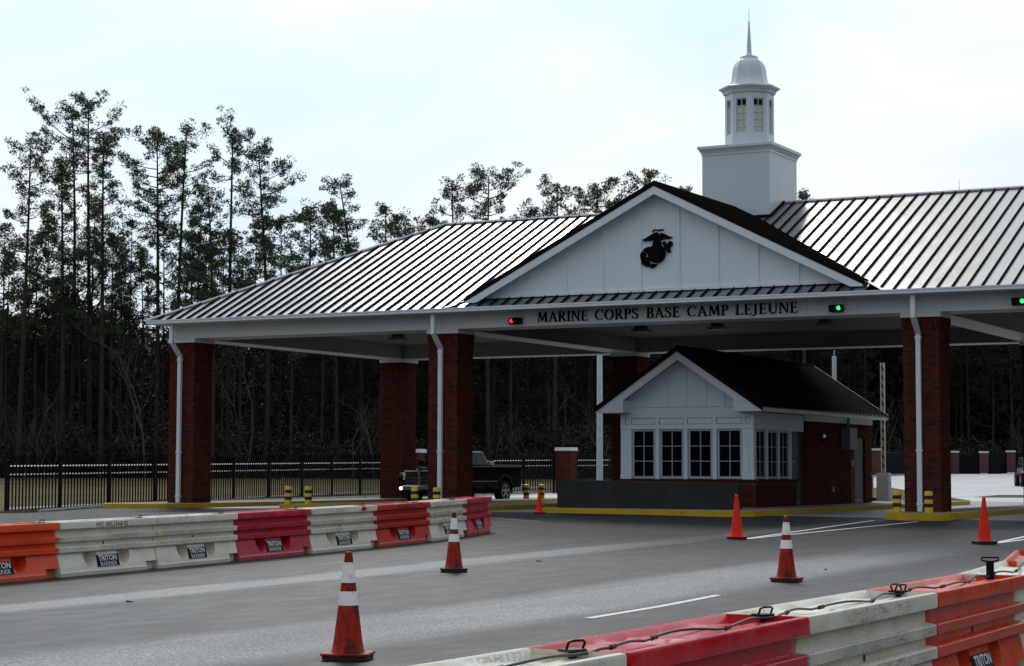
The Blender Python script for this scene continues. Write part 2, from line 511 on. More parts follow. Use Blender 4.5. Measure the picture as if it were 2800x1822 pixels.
# ------------------------------------------------------------------ helpers
class MB:
    def __init__(s):
        s.v, s.f, s.mi, s.cur = [], [], [], 0
    def add(s, vs, fs):
        b = len(s.v)
        s.v += [tuple(map(float, p)) for p in vs]
        for f in fs:
            s.f.append(tuple(b + i for i in f))
            s.mi.append(s.cur)
        return s
    def box(s, x0, x1, y0, y1, z0, z1):
        return s.add([(x0, y0, z0), (x1, y0, z0), (x1, y1, z0), (x0, y1, z0), (x0, y0, z1), (x1, y0, z1), (x1, y1, z1), (x0, y1, z1)],
                     [(0, 3, 2, 1), (4, 5, 6, 7), (0, 1, 5, 4), (1, 2, 6, 5), (2, 3, 7, 6), (3, 0, 4, 7)])
    def hexa(s, p):   # 8 points, bottom 4 then top 4
        return s.add(p, [(0, 3, 2, 1), (4, 5, 6, 7), (0, 1, 5, 4), (1, 2, 6, 5), (2, 3, 7, 6), (3, 0, 4, 7)])
    def prism(s, poly, axis, a, b):
        """extrude 2D polygon along axis from a to b; poly in the other two axes in order"""
        def P(q, t):
            return (t, q[0], q[1]) if axis == 0 else (q[0], t, q[1]) if axis == 1 else (q[0], q[1], t)
        n = len(poly)
        vs = [P(q, a) for q in poly] + [P(q, b) for q in poly]
        fs = [tuple(range(n))[::-1], tuple(range(n, 2 * n))] + [(i, (i + 1) % n, n + (i + 1) % n, n + i) for i in range(n)]
        return s.add(vs, fs)
    def quad(s, *p):
        return s.add(p, [tuple(range(len(p)))])
    def tube(s, pts, r, n=8, cap=True):
        pts = [Vector(p) for p in pts]
        rr = r if isinstance(r, (list, tuple)) else [r] * len(pts)
        vs, fs = [], []
        up = None
        for i, p in enumerate(pts):
            d = (pts[min(i + 1, len(pts) - 1)] - pts[max(i - 1, 0)]).normalized()
            if up is None:
                up = Vector((0, 0, 1)) if abs(d.z) < 0.9 else Vector((1, 0, 0))
            a = d.cross(up).normalized()
            b = a.cross(d).normalized()
            up = b
            for k in range(n):
                t = 2 * PI * k / n
                vs.append(p + (a * math.cos(t) + b * math.sin(t)) * rr[i])
        for i in range(len(pts) - 1):
            for k in range(n):
                fs.append((i * n + k, i * n + (k + 1) % n, (i + 1) * n + (k + 1) % n, (i + 1) * n + k))
        if cap:
            fs.append(tuple(range(n))[::-1])
            fs.append(tuple((len(pts) - 1) * n + k for k in range(n)))
        return s.add(vs, fs)
    def lathe(s, prof, n=24, cx=0, cy=0, phase=0.0, cap=True, sx=1, sy=1):
        vs, fs = [], []
        for r, z in prof:
            for k in range(n):
                t = 2 * PI * k / n + phase
                vs.append((cx + r * math.cos(t) * sx, cy + r * math.sin(t) * sy, z))
        for i in range(len(prof) - 1):
            for k in range(n):
                fs.append((i * n + k, i * n + (k + 1) % n, (i + 1) * n + (k + 1) % n, (i + 1) * n + k))
        if cap:
            fs.append(tuple(range(n))[::-1])
            fs.append(tuple((len(prof) - 1) * n + k for k in range(n)))
        return s.add(vs, fs)
    def mesh(s, name, mats, org=(0, 0, 0), smooth=False):
        me = bpy.data.meshes.new(name)
        if org != (0, 0, 0):
            vs = [(a - org[0], b - org[1], c - org[2]) for a, b, c in s.v]
        else:
            vs = s.v
        me.from_pydata(vs, [], s.f)
        for m in (mats if isinstance(mats, (list, tuple)) else [mats]):
            me.materials.append(MATS[m])
        if any(s.mi):
            me.polygons.foreach_set('material_index', s.mi)
        if smooth:
            me.polygons.foreach_set('use_smooth', [True] * len(me.polygons))
        me.update()
        return me

def worldpos(o):
    p = Vector((0, 0, 0))
    while o is not None:
        p = p + o.location
        o = o.parent
    return tuple(p)
def link(name, me, parent=None, loc=(0, 0, 0)):
    o = bpy.data.objects.new(name, me)
    o.location = loc
    COL.objects.link(o)
    if parent is not None:
        o.parent = parent
    return o
def part(name, mb, mat, parent, smooth=False, local=False, bevel=0.0, seg=1, auto=None):
    """part whose geometry was given in world coordinates (or local=True)"""
    org = (0, 0, 0) if local else worldpos(parent)
    me = mb.mesh(name, mat, org, smooth)
    o = link(name, me, parent)
    if bevel:
        b = o.modifiers.new('bevel', 'BEVEL')
        b.width = bevel
        b.segments = seg
        b.limit_method = 'ANGLE'
    if auto:
        me.polygons.foreach_set('use_smooth', [True] * len(me.polygons))
        me.set_sharp_from_angle(angle=math.radians(auto))
    return o
def tag(o, label=None, cat=None, group=None, kind=None):
    if label: o['label'] = label
    if cat: o['category'] = cat
    if group: o['group'] = group
    if kind: o['kind'] = kind
    return o
def thing(name, label, cat, loc=(0, 0, 0), group=None, rz=0.0):
    o = bpy.data.objects.new(name, None)
    o.empty_display_size = 0.3
    o.location = loc
    o.rotation_euler = (0, 0, rz)
    COL.objects.link(o)
    return tag(o, label, cat, group)
def dup(root, loc, rz=None, label=None, scale=None):
    r = root.copy()
    COL.objects.link(r)
    r.location = loc
    if rz is not None: r.rotation_euler = (0, 0, rz)
    if scale is not None: r.scale = scale
    if label: r['label'] = label
    for ch in list(root.children):
        c = ch.copy()
        COL.objects.link(c)
        c.parent = r
        for g in list(ch.children):
            d = g.copy()
            COL.objects.link(d)
            d.parent = c
    return r
def structure(name, mb, mat, smooth=False, parent=None):
    o = part(name, mb, mat, parent, smooth) if parent else link(name, mb.mesh(name, mat, (0, 0, 0), smooth))
    o['kind'] = 'structure'
    return o

# ------------------------------------------------------------------ terrain
fh = Vector((FWD[0], FWD[1])).normalized()
rh = Vector((RGT[0], RGT[1])).normalized()
def cl(x): return 0.0 if x < 0 else 1.0 if x > 1 else x
def gz(x, y):
    dx, dy = x - CAM[0], y - CAM[1]
    t = dx * fh.x + dy * fh.y
    s = dx * rh.x + dy * rh.y
    z = -0.40 * (1 - cl((t - 24) / 32.0))
    z -= 0.28 * cl((-s - 13) / 4) * cl((t - 55) / 6) * (1 - cl((t - 76) / 20))
    if t > 98:
        z += 0.0125 * (min(t, 235) - 98)
    return z
def WP(s, t):     # point s metres right and t metres ahead of the photographer's spot
    return (CAM[0] + rh.x * s + fh.x * t, CAM[1] + rh.y * s + fh.y * t)

def strip_sheet(name, mat, xs_of_y, ys, dz, nx=12):
    m = MB()
    rows = []
    for y in ys:
        a, b = xs_of_y(y)
        rows.append([(a + (b - a) * i / nx, y) for i in range(nx + 1)])
    vs = [(x, y, gz(x, y) + dz) for r in rows for x, y in r]
    w = nx + 1
    fs = [(j * w + i, j * w + i + 1, (j + 1) * w + i + 1, (j + 1) * w + i) for j in range(len(rows) - 1) for i in range(nx)]
    m.add(vs, fs)
    return structure(name, m, mat)
def frange(a, b, n):
    return [a + (b - a) * i / n for i in range(n + 1)]

# ground: one sheet in a fan ahead of and around the camera, out to the horizon
m = MB()
ts = frange(-60, 20, 8) + frange(22, 110, 44) + frange(116, 240, 20) + [300, 500, 1200]
ss = [-900, -400, -200, -120] + frange(-90, 90, 45) + [120, 200, 400, 900]
vs = []
for t in ts:
    for s in ss:
        x, y = WP(s, t)
        vs.append((x, y, gz(x, y) - 0.004))
w = len(ss)
m.add(vs, [(j * w + i, j * w + i + 1, (j + 1) * w + i + 1, (j + 1) * w + i) for j in range(len(ts) - 1) for i in range(w - 1)])
structure('ground', m, 'grass_ground')

FA, FB = (-14.8, -3.63), (-20.0, 26.0)
FC = (-20.58, 29.29)           # fence line
def left_edge(y):
    if y < -3.63: return -14.8 + 1.2 + (-3.63 - y) * 0.55
    if y < 26: return FA[0] + (FB[0] - FA[0]) * (y - FA[1]) / (FB[1] - FA[1]) + 1.0
    return -19.0 + (y - 26) * 0.02
ys = frange(-70, 110, 180)
strip_sheet('gravel_shoulder', 'gravel_verge', lambda y: (left_edge(y) - 0.9, left_edge(y) + 1.4), frange(-40, 24, 64), 0.0, 4)
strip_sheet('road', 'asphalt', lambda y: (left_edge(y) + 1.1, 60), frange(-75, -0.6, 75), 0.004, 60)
strip_sheet('gate_lanes', 'concrete_shaded', lambda y: (left_edge(y) + 1.1, 34), frange(-0.6, 30, 31), 0.004, 30)
strip_sheet('far_road', 'concrete_road', lambda y: ((-17.3 if y < 60 else -17.3 - (y - 60) * 0.075), 34), frange(30, 150, 120), 0.004, 26)
# low kerb beside the fence and along the far road
m = MB()
for y0, y1 in zip(frange(-6, 24, 30)[:-1], frange(-6, 24, 30)[1:]):
    a, b = left_edge(y0) + 0.95, left_edge(y1) + 0.95
    z0, z1 = gz(a, y0), gz(b, y1)
    m.hexa([(a, y0, z0 - .05), (a + .15, y0, z0 - .05), (b + .15, y1, z1 - .05), (b, y1, z1 - .05),
            (a, y0, z0 + .10), (a + .15, y0, z0 + .10), (b + .15, y1, z1 + .10), (b, y1, z1 + .10)])
structure('kerb', m, 'concrete_pale')
m = MB()
for y0, y1 in zip(frange(30, 150, 60)[:-1], frange(30, 150, 60)[1:]):
    f = lambda y: (-17.5 if y < 60 else -17.5 - (y - 60) * 0.075)
    a, b = f(y0), f(y1)
    z0, z1 = gz(a, y0), gz(b, y1)
    m.hexa([(a, y0, z0 - .05), (a + .3, y0, z0 - .05), (b + .3, y1, z1 - .05), (b, y1, z1 - .05),
            (a, y0, z0 + .13), (a + .3, y0, z0 + .13), (b + .3, y1, z1 + .13), (b, y1, z1 + .13)])
structure('far_kerb', m, 'concrete_pale')
# grass medians behind the gate
def patch(name, mat, pts, dz):
    m = MB()
    m.quad(*[(x, y, gz(x, y) + dz) for x, y in pts])
    return structure(name, m, mat)
def wpatch(name, mat, st, dz):
    return patch(name, mat, [WP(s, t) for s, t in st], dz)
wpatch('grass_median', 'grass_ground', [(12.5, 83), (19.0, 82), (22.6, 118), (12.5, 119)], 0.05)
wpatch('far_median', 'grass_ground', [(22.6, 97), (60, 90), (60, 104), (25, 102)], 0.03)

# painted lines on the asphalt
def line(pts, w, mat='line_paint', dz=0.008):
    m = MB()
    for (x0, y0), (x1, y1) in zip(pts[:-1], pts[1:]):
        n = max(1, int(math.hypot(x1 - x0, y1 - y0) / 1.0))
        d = Vector((x1 - x0, y1 - y0)).normalized()
        q = Vector((-d.y, d.x)) * w / 2
        for i in range(n):
            a = (x0 + (x1 - x0) * i / n, y0 + (y1 - y0) * i / n)
            b = (x0 + (x1 - x0) * (i + 1) / n, y0 + (y1 - y0) * (i + 1) / n)
            P = [(a[0] - q.x, a[1] - q.y), (a[0] + q.x, a[1] + q.y), (b[0] + q.x, b[1] + q.y), (b[0] - q.x, b[1] - q.y)]
            m.quad(*[(p[0], p[1], gz(*p) + dz) for p in P][::-1])
    return structure('lane_marking', m, mat)
line([(20.61, -33.25), (20.43, -29.05)], 0.11)
line([(14.98, -14.2), (14.05, -2.6)], 0.11)
line([(15.02, -14.2), (15.3, -2.9)], 0.11, dz=0.010)
line([(19.95, -13.2), (19.4, -3.0)], 0.13)
line([(20.0, -13.2), (20.6, -4.0)], 0.13, dz=0.010)
line([(7.0, -8.0), (-1.0, -2.4), (-6.2, -1.6)], 0.10, 'line_yellow')
line([(21.0, -60), (20.9, -55)], 0.11)

# traffic islands -----------------------------------------------------------
def island(x0, x1, y0, y1, nose, z=0.15, x0b=None):
    cx = (x0 + x1) / 2
    hw = (x1 - x0) / 2
    P = []
    for k in range(13):
        a = PI + PI * k / 12
        P.append((cx + hw * math.cos(a), y0 + nose + nose * math.sin(a)))
    P += [(x1, y1 - 0.4), (x1 - 0.3, y1), (x0 + 0.3, y1), (x0, y1 - 0.4)]
    top = MB().quad(*[(x, y, z - 0.004) for x, y in P])
    o = structure('traffic_island', top, 'island_top')
    k = MB()
    n = len(P)
    C = Vector((cx, (y0 + y1) / 2))
    for i in range(n):
        a, b = Vector(P[i]), Vector(P[(i + 1) % n])
        def ins(p):
            q = Vector((cx, min(max(p.y, y0 + nose), y1 - 0.5)))
            d = (q - p)
            return p + d.normalized() * 0.15 if d.length > 0.15 else q
        ai, bi = ins(a), ins(b)
        k.hexa([(a.x, a.y, -0.06), (b.x, b.y, -0.06), (bi.x, bi.y, -0.06), (ai.x, ai.y, -0.06),
                (a.x, a.y, z), (b.x, b.y, z), (bi.x, bi.y, z), (ai.x, ai.y, z)])
    kk = part('kerb', k, 'kerb_yellow', o)
    return o
island(14.0, 15.8, -2.1, 18, 0.75)
island(-11.9, -9.3, -3.0, 19, 0.95)
island(-6.25, -4.45, -0.9, 19, 0.55)
island(-1.75, 0.65, -2.0, 18, 0.8)
island(22.8, 25.2, -2.0, 18, 0.8)
# kiosk island (blunt nose, slightly skewed front)
P = [(3.25, -0.5), (3.45, -1.05), (9.3, -2.25), (9.95, -2.2), (10.35, -1.6), (10.4, 0), (10.25, 21), (3.2, 21)]
o = structure('traffic_island', MB().quad(*[(x, y, 0.146) for x, y in P]), 'island_top')
k = MB()
Cc = Vector((6.8, 9))
for i in range(len(P)):
    a, b = Vector(P[i]), Vector(P[(i + 1) % len(P)])
    d = (b - a).normalized()
    q = Vector((-d.y, d.x)) * 0.15
    k.hexa([(a.x, a.y, -0.06), (b.x, b.y, -0.06), (b.x + q.x, b.y + q.y, -0.06), (a.x + q.x, a.y + q.y, -0.06),
            (a.x, a.y, 0.15 + i * 1e-4), (b.x, b.y, 0.15 + i * 1e-4), (b.x + q.x, b.y + q.y, 0.15 + i * 1e-4), (a.x + q.x, a.y + q.y, 0.15 + i * 1e-4)])
part('kerb', k, 'kerb_yellow', o)

# ================================================================== GATE CANOPY
rnd = random.Random(5)
canopy = thing('gate_canopy', 'long gate canopy on red brick columns with ribbed metal roof, white gable and cupola', 'building', (6.86, 7.2, 0))
X0, X1 = -11.46, 25.18       # eave ends
HX0, HX1 = -4.62, 18.34      # ridge ends
YE, YR, YB = -0.765, 7.2, 15.17
ZE, ZR = 6.15, 9.88
SL = (ZR - ZE) / (YR - YE)
GX, GZ, GS = 6.85, 9.64, 0.50   # gable ridge line and slope
def zmain(y): return ZE + SL * (y - YE)
def yhip(x):
    if x < HX0: return YE + (x - X0) * (YR - YE) / (HX0 - X0)
    if x > HX1: return YE + (X1 - x) * (YR - YE) / (X1 - HX1)
    return YR
def yval(x):
    return YE + (GZ - GS * abs(x - GX) - ZE) / SL

# columns ------------------------------------------------------------------
CW = 1.02
BL, BH, JT = 0.194, 0.0622, 0.0100
def column_bricks():
    out = []      # (orient, cx, cy, cz, visible_score)
    h = CW / 2
    rows = 68
    for r in range(rows):
        z = 0.155 + r * 0.0725 + BH / 2
        A = (r % 2 == 0)
        for s in (-1, 1):
            n = 5 if A else 4
            L_ = CW if A else CW - 0.2
            for k in range(n):
                u = -L_ / 2 + L_ / n * (k + 0.5)
                out.append((0, u, s * (h - 0.045), z, s < 0, r))
            n = 4 if A else 5
            L_ = CW - 0.2 if A else CW
            for k in range(n):
                u = -L_ / 2 + L_ / n * (k + 0.5)
                out.append((1, s * (h - 0.045), u, z, s > 0, r))
    return out
def brick_box(mb, orient, x, y, z, ln=BL, th=0.09, hh=BH):
    a, b = (ln / 2, th / 2) if orient == 0 else (th / 2, ln / 2)
    mb.box(x - a, x + a, y - b, y + b, z - hh / 2, z + hh / 2)
def bmat():
    v = rnd.random()
    return 2 if v < 0.075 else 1 if v < 0.5 else 0
BM = ['brick_red', 'brick_deep_red', 'brick_charcoal']
bricks = column_bricks()
def brickwork_mesh(sel):
    mb = MB()
    run = 0
    for (o, x, y, z, vis, r) in sel:
        mb.cur = bmat()
        j = rnd.uniform(-0.0012, 0.0012)
        brick_box(mb, o, x + (j if o else 0), y + (0 if o else j), z)
    return mb.mesh('brickwork', BM)
full_bw = [brickwork_mesh(bricks) for _ in range(3)]
single = [b for b in bricks if b[4] and b[5] < 33][:300]
rest_bw = brickwork_mesh([b for b in bricks if b not in single])
core = MB().box(-0.499, 0.499, -0.499, 0.499, 0.148, 5.455).mesh('column', 'mortar')
def soldier(z0, z1, grow, seed):
    mb = MB()
    r2 = random.Random(seed)
    h = CW / 2 + grow
    n = 14
    st = 2 * h / n
    for s in (-1, 1):
        for k in range(n):
            u = -h + st * (k + 0.5)
            mb.cur = 2 if r2.random() < .05 else r2.choice((0, 1))
            mb.box(u - st / 2 + .005, u + st / 2 - .005, s * h if s < 0 else h - .09, -h + .09 if s < 0 else h, z0, z1)
        for k in range(1, n - 1):
            u = -h + st * (k + 0.5)
            mb.cur = 2 if r2.random() < .05 else r2.choice((0, 1))
            mb.box(-h if s < 0 else h - .09, -h + .09 if s < 0 else h, u - st / 2 + .005, u + st / 2 - .005, z0, z1)
    return mb.mesh('soldier_course', BM)
sold = [soldier(5.095, 5.275, 0.018, 1), soldier(5.284, 5.460, 0.036, 2)]
capm = MB().box(-.555, .555, -.555, .555, 5.462, 5.594).mesh('column_cap', 'white_paint')
bsing = {}
for o in (0, 1):
    for k in range(3):
        mb = MB()
        brick_box(mb, o, 0, 0, 0)
        bsing[(o, k)] = mb.mesh('brick', BM[k])
CXS = [-10.56, -0.51, 14.605, 24.3]
i = 0
for cy in (0.51, 13.897):
    for cx in CXS:
        c = link('column', core, canopy, (cx - 6.86, cy - 7.2, 0))
        if cx > 14 and cx < 15 and cy < 1:
            c['label'] = 'brick column at the right with a white downspout and two bollards in front'
            s = link('brickwork', rest_bw, c)
            s['kind'] = 'stuff'
            for (o, x, y, z, vis, r) in single:
                link('brick', bsing[(o, bmat())], c, (x, y, z))
        else:
            s = link('brickwork', full_bw[i % 3], c)
            s['kind'] = 'stuff'
        link('soldier_course', sold[0], c)
        link('soldier_course', sold[1], c)
        link('column_cap', capm, c)
        i += 1

# beams, boards, ceiling ------------------------------------------------------
bm_ = MB()
bm_.box(-11.07, 24.81, 0.0, 1.0, 5.600, 6.12)
part('front_beam', bm_, 'beam_shaded', canopy)
part('rear_beam', MB().box(-11.07, 24.81, 13.40, 14.40, 5.600, 6.12), 'beam_shaded', canopy)
for a, b in ((-11.07, -10.05), (-1.02, 0.0), (14.095, 15.115), (23.79, 24.81)):
    part('beam_soffit', MB().box(a + .01, b - .01, 1.02, 13.38, 5.588, 5.6035), 'white_paint', canopy)  # added white underside, its colour stands for light bounced off the ground
    part('cross_beam', MB().box(a + .003, b - .003, 1.0, 13.40, 5.604, 6.11), 'beam_shaded', canopy)
# facing boards of the front beam
x = -11.07
nb = 0
while x < 24.8:
    w_ = 0.362
    mb = MB().box(x + 0.002, min(x + w_ - 0.002, 24.81), -0.035 - rnd.uniform(0, .002), 0.0, 5.596, 6.075)
    part('beam_board', mb, 'white_paint', canopy)
    x += w_
# underside boards of the rear and front beam
for y0, y1 in ((0.02, 0.98), (13.42, 14.38)):
    mb = MB()
    x = -11.0
    while x < 24.7:
        mb.box(x + .008, x + .172, y0, y1, 5.585, 5.600)
        x += 0.18
    o = part('beam_soffit_boards', mb, 'white_paint', canopy)
    o['kind'] = 'stuff'
mb = MB()
y = 1.0
x = -11.0
while x < 24.7:
    mb.box(x + .004, x + .296, 1.0, 13.4, 6.112, 6.125)
    x += 0.30
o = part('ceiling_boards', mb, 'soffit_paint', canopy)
o['kind'] = 'stuff'
# eave soffit ring
mb = MB()
mb.box(X0 + .12, X1 - .12, YE + .12, -0.036, 6.052, 6.072)
mb.box(X0 + .12, X1 - .12, 14.402, YB - .12, 6.052, 6.072)
mb.box(X0 + .12, -11.072, -0.036, 14.402, 6.052, 6.072)
mb.box(24.812, X1 - .12, -0.036, 14.402, 6.052, 6.072)
part('eave_soffit', mb, 'white_paint', canopy)
part('end_beam_board', MB().box(-11.10, -11.071, 0.0, 14.4, 5.596, 6.052), 'white_paint', canopy)
# gutters
def gutter(pts):
    mb = MB()
    for (x0, x1, y0, y1) in pts:
        mb.box(x0, x1, y0, y1, 6.050, 6.165)
    return mb
part('gutter', gutter([(X0, X1, YE - .03, YE + .118)]), 'white_metal', canopy, bevel=.012)
part('gutter', MB().box(X0 - .012, X1 + .012, YE - .045, YE - .031, 6.140, 6.182), 'white_metal', canopy)
part('gutter', gutter([(X0, X0 + .118, YE + .12, YB)]), 'white_metal', canopy)
part('gutter', gutter([(X1 - .118, X1, YE + .12, YB)]), 'white_metal', canopy)
part('gutter', gutter([(X0 + .12, X1 - .12, YB - .118, YB)]), 'white_metal', canopy)
for x in (-8.4, -4.3, -0.2, 3.9, 8.0, 12.1, 16.2):      # gutter joints
    part('gutter_joint', MB().box(x, x + .03, YE - .048, YE - .0445, 6.052, 6.18), 'white_metal', canopy)

# roof panels ---------------------------------------------------------------
PW = 0.405
def panel(name, P, rib=None):
    """P: polygon of the sheet (counter-clockwise seen from above), rib: (a, b, side vector) of the standing seam"""
    mb = MB()
    n = len(P)
    mb.add(P + [(p[0], p[1], p[2] - .02) for p in P],
           [tuple(range(n)), tuple(range(n, 2 * n))[::-1]] + [(i, n + i, n + (i + 1) % n, (i + 1) % n) for i in range(n)])
    if rib:
        mb.cur = 1
        a, b, s = Vector(rib[0]), Vector(rib[1]), Vector(rib[2])
        h = Vector((0, 0, 0.062))
        lo = Vector((0, 0, -0.01))
        mb.hexa([a + lo, b + lo, b + s + lo, a + s + lo, a + h, b + h, b + s + h, a + s + h])
        # two shallow stiffening swages
    return part(name, mb, ['roof_metal', 'rib_metal'], canopy)
x = X0
k = 0
GXW = 6.55
while x < X1 - 0.01:
    a, b = x, min(x + PW, X1)
    for q in (HX0, HX1):
        pass
    def top(v): return min(yhip(v), YR)
    def low(v):
        return max(YE, yval(v)) if abs(v - GX) < 6.98 else YE
    if abs((a + b) / 2 - GX) < GXW:      # short strip below the pediment
        P = [(a, YE - .02, zmain(YE - .02)), (b, YE - .02, zmain(YE - .02)), (b, -0.10, zmain(-0.10)), (a, -0.10, zmain(-0.10))]
        panel('roof_panel', P, ((a, YE - .02, zmain(YE - .02)), (a, -0.10, zmain(-.10)), (0.026, 0, 0)))
    la, lb, ta, tb = low(a), low(b), top(a), top(b)
    if la < ta - .02 or lb < tb - .02:
        la2, lb2 = (la - .02 if la == YE else la), (lb - .02 if lb == YE else lb)
        P = [(a, min(la2, ta), zmain(min(la2, ta))), (b, min(lb2, tb), zmain(min(lb2, tb))), (b, tb, zmain(tb)), (a, ta, zmain(ta))]
        if a < HX0 < b: P.insert(3, (HX0, YR, ZR))
        if a < HX1 < b: P.insert(3, (HX1, YR, ZR))
        rb = ((a, la2, zmain(la2)), (a, ta - .02, zmain(ta - .02)), (0.026, 0, 0)) if ta - la2 > .1 else None
        panel('roof_panel', P, rb)
    x += PW
    k += 1
# end and rear slopes
part('rear_slope', MB().quad((X0, YB, ZE), (HX0, YR, ZR), (HX1, YR, ZR), (X1, YB, ZE)), 'roof_metal', canopy)
part('end_slope', MB().quad((X0, YE, ZE), (HX0, YR, ZR), (X0, YB, ZE)), 'roof_metal', canopy)
part('end_slope', MB().quad((X1, YE, ZE), (X1, YB, ZE), (HX1, YR, ZR)), 'roof_metal', canopy)
part('ridge_cap', MB().tube([(HX0, YR, ZR + .02), (HX1, YR, ZR + .02)], .055, 6), 'ridge_metal', canopy)
part('hip_cap', MB().tube([(X0, YE, ZE + .03), (HX0, YR, ZR + .02)], .055, 6), 'ridge_metal', canopy)
part('hip_cap', MB().tube([(X1, YE, ZE + .03), (HX1, YR, ZR + .02)], .055, 6), 'ridge_metal', canopy)
# cross gable slopes
def zg(x): return GZ - GS * abs(x - GX)
y = -0.46
YG = YE + (GZ - ZE) / SL
while y < YG - .01:
    y1 = min(y + PW, YG)
    for s in (1, -1):
        def dxm(v):
            return 6.32 if v < -0.10 else min(6.32, (GZ - zmain(v)) / GS) if v < 0.25 else (GZ - zmain(v)) / GS
        d0, d1 = max(0.01, dxm(y)), max(0.01, dxm(y1))
        P = [(GX, y, GZ), (GX + s * d0, y, zg(GX + d0)), (GX + s * d1, y1, zg(GX + d1)), (GX, y1, GZ)]
        if s > 0: P = P[:]
        else: P = P[::-1]
        panel('roof_panel', P, ((GX, y, GZ), (GX + s * d0, y, zg(GX + d0)), (0, 0.018, 0)))
    y = y1
part('ridge_cap', MB().tube([(GX, -.47, GZ + .01), (GX, YG, GZ + .01)], .045, 6), 'rib_metal', canopy)
for s in (1, -1):      # valley flashing
    va, vb = Vector((GX + s * 6.98, YE, ZE + .012)), Vector((GX + s * .1, YG - .1, GZ - .04))
    off = Vector((-s * .10, .0, .03))
    off2 = Vector((s * .03, .0, .02))
    part('valley_flashing', MB().quad(va + off2, vb + off2, vb + off, va + off), 'ridge_metal', canopy)
    # dark drip edge over the rake board
    part('drip_edge', MB().hexa([(GX, -.50, GZ - .11), (GX + s * 6.34, -.50, zg(GX + 6.34) - .11), (GX + s * 6.34, -.455, zg(GX + 6.34) - .11), (GX, -.455, GZ - .11),
                                 (GX, -.50, GZ + .0), (GX + s * 6.34, -.50, zg(GX + 6.34)), (GX + s * 6.34, -.455, zg(GX + 6.34)), (GX, -.455, GZ)]), 'rib_metal', canopy)
# rake boards and soffits
for s in (1, -1):
    zt = lambda d: GZ - .11 - GS * d
    D = 6.27
    zb = zt(D) - .06
    dl = (zt(0) - .235 - zb) / GS      # where the lower edge meets the cut
    part('rake_board', MB().prism([(GX, zt(0)), (GX + s * D, zt(D)), (GX + s * D, zb), (GX + s * dl, zb), (GX, zt(0) - .235)], 1, -.487, -.43), 'white_paint', canopy)
    part('rake_soffit', MB().hexa([(GX, -.43, zt(0) - .10), (GX + s * (D - .3), -.43, zt(D - .3) - .10), (GX + s * (D - .3), -.10, zt(D - .3) - .10), (GX, -.10, zt(0) - .10),
                                   (GX, -.43, zt(0) - .08), (GX + s * (D - .3), -.43, zt(D - .3) - .08), (GX + s * (D - .3), -.10, zt(D - .3) - .08), (GX, -.10, zt(0) - .08)]), 'white_paint', canopy)
    # frieze trim under the rake, on the gable wall
    q = lambda d: GZ - .21 - GS * d
    part('gable_trim', MB().prism([(GX, q(0)), (GX + s * 5.55, q(5.55)), (GX + s * 5.55, q(5.55) - .18), (GX, q(0) - .18)], 1, -.145, -.10), 'white_paint', canopy)
# gable wall panels
cut = [GX - 5.8] + [GX - .61 - 1.22 * k for k in range(3, -1, -1)] + [GX + .61 + 1.22 * k for k in range(4)] + [GX + 5.8]
zt = lambda x_: GZ - .21 - GS * abs(x_ - GX)
for a, b in zip(cut[:-1], cut[1:]):
    P = [(a + .003, 6.50), (b - .003, 6.50), (b - .003, max(6.51, zt(b))), (a + .003, max(6.51, zt(a)))]
    if a < GX < b: P.insert(3, (GX, zt(GX)))
    part('gable_panel', MB().prism(P, 1, -.10, -.06), 'white_paint', canopy)
for q in cut[1:-1]:
    part('batten', MB().box(q - .048, q + .048, -.135, -.10, 6.56, zt(q) - .10), 'white_paint', canopy)
part('gable_base_trim', MB().box(GX - 5.75, GX + 5.75, -.15, -.10, 6.475, 6.565), 'white_paint', canopy)
part('gable_flashing', MB().box(GX - 6.0, GX + 6.0, -.14, -.09, 6.44, 6.475), 'rib_metal', canopy)
# downspouts
def downspout(x):
    mb = MB()
    w = .065
    mb.box(x - w, x + w, -.62, -.52, 5.41, 6.05)
    mb.hexa([(x - w, -.16, 4.98), (x + w, -.16, 4.98), (x + w, -.052, 5.03), (x - w, -.052, 5.03),
             (x - w, -.62, 5.42), (x + w, -.62, 5.42), (x + w, -.52, 5.46), (x - w, -.52, 5.46)])
    mb.box(x - w + .001, x + w - .001, -.158, -.054, .155, 5.01)
    for z in (4.86, 1.78, .33):
        mb.box(x - w - .018, x + w + .018, -.168, -.042, z, z + .06)
    return part('downspout', mb, 'white_metal', canopy)
for x in (-10.55, -.53, 14.56, 24.3): downspout(x)
# ceiling light fixtures
for x in (-5.8, 3.5, 6.2, 9.8, 18.5):
    f = part('light_fixture', MB().box(x - .17, x + .17, 5.85, 6.15, 5.86, 6.11), 'door_grey', canopy)
    part('lamp_shade', MB().box(x - .26, x + .26, 5.78, 6.22, 5.77, 5.86), 'fixture', f)
for x, y, z in ((13.75, YR, ZR), (-.5, YR, ZR), (6.85, .35, GZ), (6.85, 5.0, GZ)):
    part('lightning_rod', MB().tube([(x, y, z), (x, y, z + .38)], [.014, .006], 5), 'ridge_metal', canopy)

